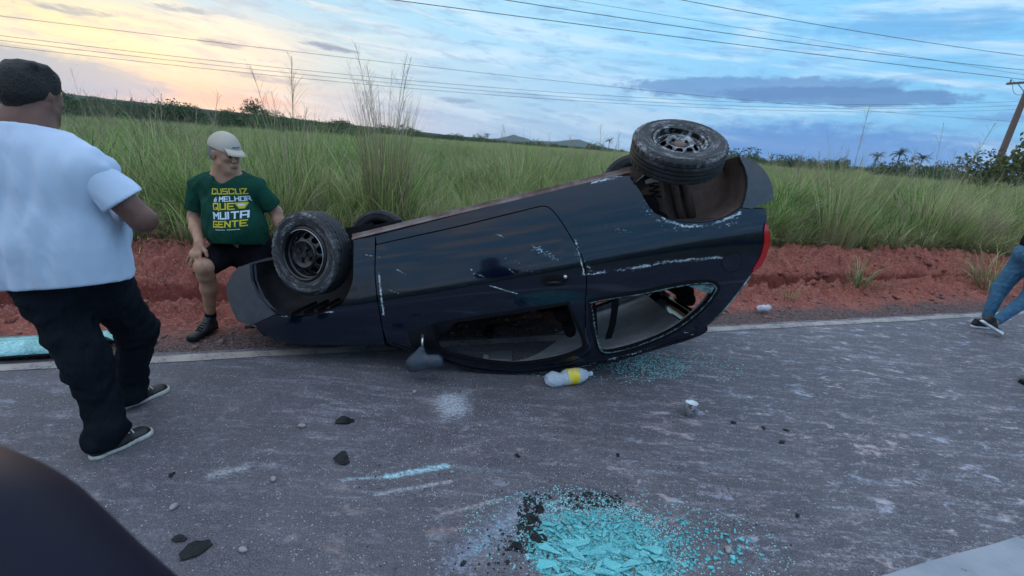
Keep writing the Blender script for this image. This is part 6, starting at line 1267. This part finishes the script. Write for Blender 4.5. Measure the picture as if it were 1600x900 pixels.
# small bottle with a red cap, lying on the gravel
bz = float(verge_h(np.array((2.80*ES[0]+4.80*ES[1])), np.array(2.8*ET[0]+4.8*ET[1])))+.05
bottle((2.84, 4.82, bz), (2.64, 4.74, bz), .034, 'small crushed clear bottle with a red cap lying on the gravel verge', M_('pink_label', (.55, .50, .60), rough=.5), M_('magenta_print', (.50, .06, .16), rough=.5), M_('red_cap', (.55, .01, .03), rough=.4), .3)
# paper cup
root = empty('paper_cup', (1.175, 2.55, 0)); tag(root, 'crushed white paper cup with a lid standing on the asphalt at the right', 'cup'); root.rotation_euler = (R(-4), R(5), .6); MCUP, t, b = mat('printed_paper', (.72, .76, .80), rough=.6); v = t.coord(); xx = t.xyz(v); m_ = t.m('MULTIPLY', t.smooth(xx[1], .0, -.02), t.smooth(xx[0], .012, -.005)); t.l.new(t.mix(t.smooth(t.noise(v, 45, 3), .50, .56), (.70, .75, .80, 1), (.30, .20, .18, 1)), b.inputs['Base Color'])
mb = MB(); mb.lathe([(.0, .003), (.026, .003), (.028, .0), (.036, .085), (.0385, .087), (.0385, .083)], 32); cpo = mb.build('cup_wall', MCUP, root, True)
for v_ in cpo.data.vertices: v_.co.x += .010*max(0, v_.co.z-.02)*10*sin(v_.co.z*40)*.3; v_.co.y *= 1-.25*max(0, v_.co.z-.03)*6*.3
mb = MB(); mb.lathe([(.0, .080), (.034, .082), (.0385, .088), (.0395, .086)], 28); mb.build('lid', M_('white_lid', (.72, .82, .86), rough=.35), root, True)
V2 = []
for k_ in range(5):
    mb = MB(); z = .030+.009*k_; rr = .0285+.0095*z/.085+.0006; mb.tube([(rr*cos(a_), rr*sin(a_), z) for a_ in np.linspace(-2.1, -1.45, 6)], .0011, 4); mb.build('printed_line', M_('blue_print', (.10, .16, .35), rough=.6), root)
# the windscreen, folded flat at the edge of the road behind the walker
MWS, t, b = mat('crazed_windscreen', (.16, .50, .50), rough=.15, spec=.9); v = t.coord(); vo = t.voro(v, 60., 'DISTANCE_TO_EDGE'); n_ = t.noise(v, 9, 5, .7); c = t.mix(t.smooth(n_, .4, .65), (.10, .36, .36, 1), (.30, .66, .68, 1)); c = t.mix(t.m('MULTIPLY', t.smooth(vo, .06, 0), .6), c, (.6, .85, .88, 1)); t.l.new(c, b.inputs['Base Color']); t.l.new(t.bump(t.m('ADD', vo, n_), .4, .01), b.inputs['Normal'])
V = []; F = []
for i in range(31):
    u = i/30
    for j in range(13):
        w_ = j/12; s_ = -3.15+1.42*u; tt = 3.375+.52*w_*(1-.1*sin(u*3)); z = .012+.105*math.exp(-((w_-.22)/.20)**2)*(.75+.25*sin(u*2+.5))-.02*w_; V.append(RC(s_, tt+.012*sin(u*9), z))
for i in range(30):
    for j in range(12): F.append((i*13+j, (i+1)*13+j, (i+1)*13+j+1, i*13+j+1))
ws = mobj('windscreen', V, F, MWS, None, True); sd2 = ws.modifiers.new('s', 'SOLIDIFY'); sd2.thickness = .006; tag(ws, 'detached crazed teal windscreen lying on the road edge behind the walking person', 'windscreen')
V = [(x, y, z-.004) for (x, y, z) in [V[i*13] for i in range(31)]]; mb = MB(); mb.tube(V, .008, 6); mb.build('rubber_edge', MBL, ws)
# scrap of white litter on the bank
for i, (x, y, lab) in enumerate([(7.0, 6.85, 'crumpled white litter on the soil bank left of the person in jeans'), (6.0, 7.15, 'small white litter scrap at the foot of the grass on the right')]):
    z = float(verge_h(np.array(x*ES[0]+y*ES[1]), np.array(x*ET[0]+y*ET[1]))); o = scrap(50+i, .12-.04*i, .07, .03, lab, (x, y, z), .4); o.name = 'paper_litter'; o.data.materials[0] = MSW; o['category'] = 'litter'
# near, out-of-focus door mirror of the vehicle the scene is seen from
wm = sdf_mesh('wing_mirror', [cone((-.505, .235, 1.110), (-.315, .215, .965), .215, .198, ((0, 1, .1), .75), .05), cone((-.50, .23, 1.12), (-.42, .2, 1.0), .13, .12, None, .08)], .008, None, .05)
MWM, t, b = mat('dark_plum_paint', (.006, .004, .016), rough=.5, coat=.0, spec=.22); wm.data.materials.append(MWM)
tag(wm, 'dark blurred wing mirror housing very close in the bottom left corner', 'wing mirror')
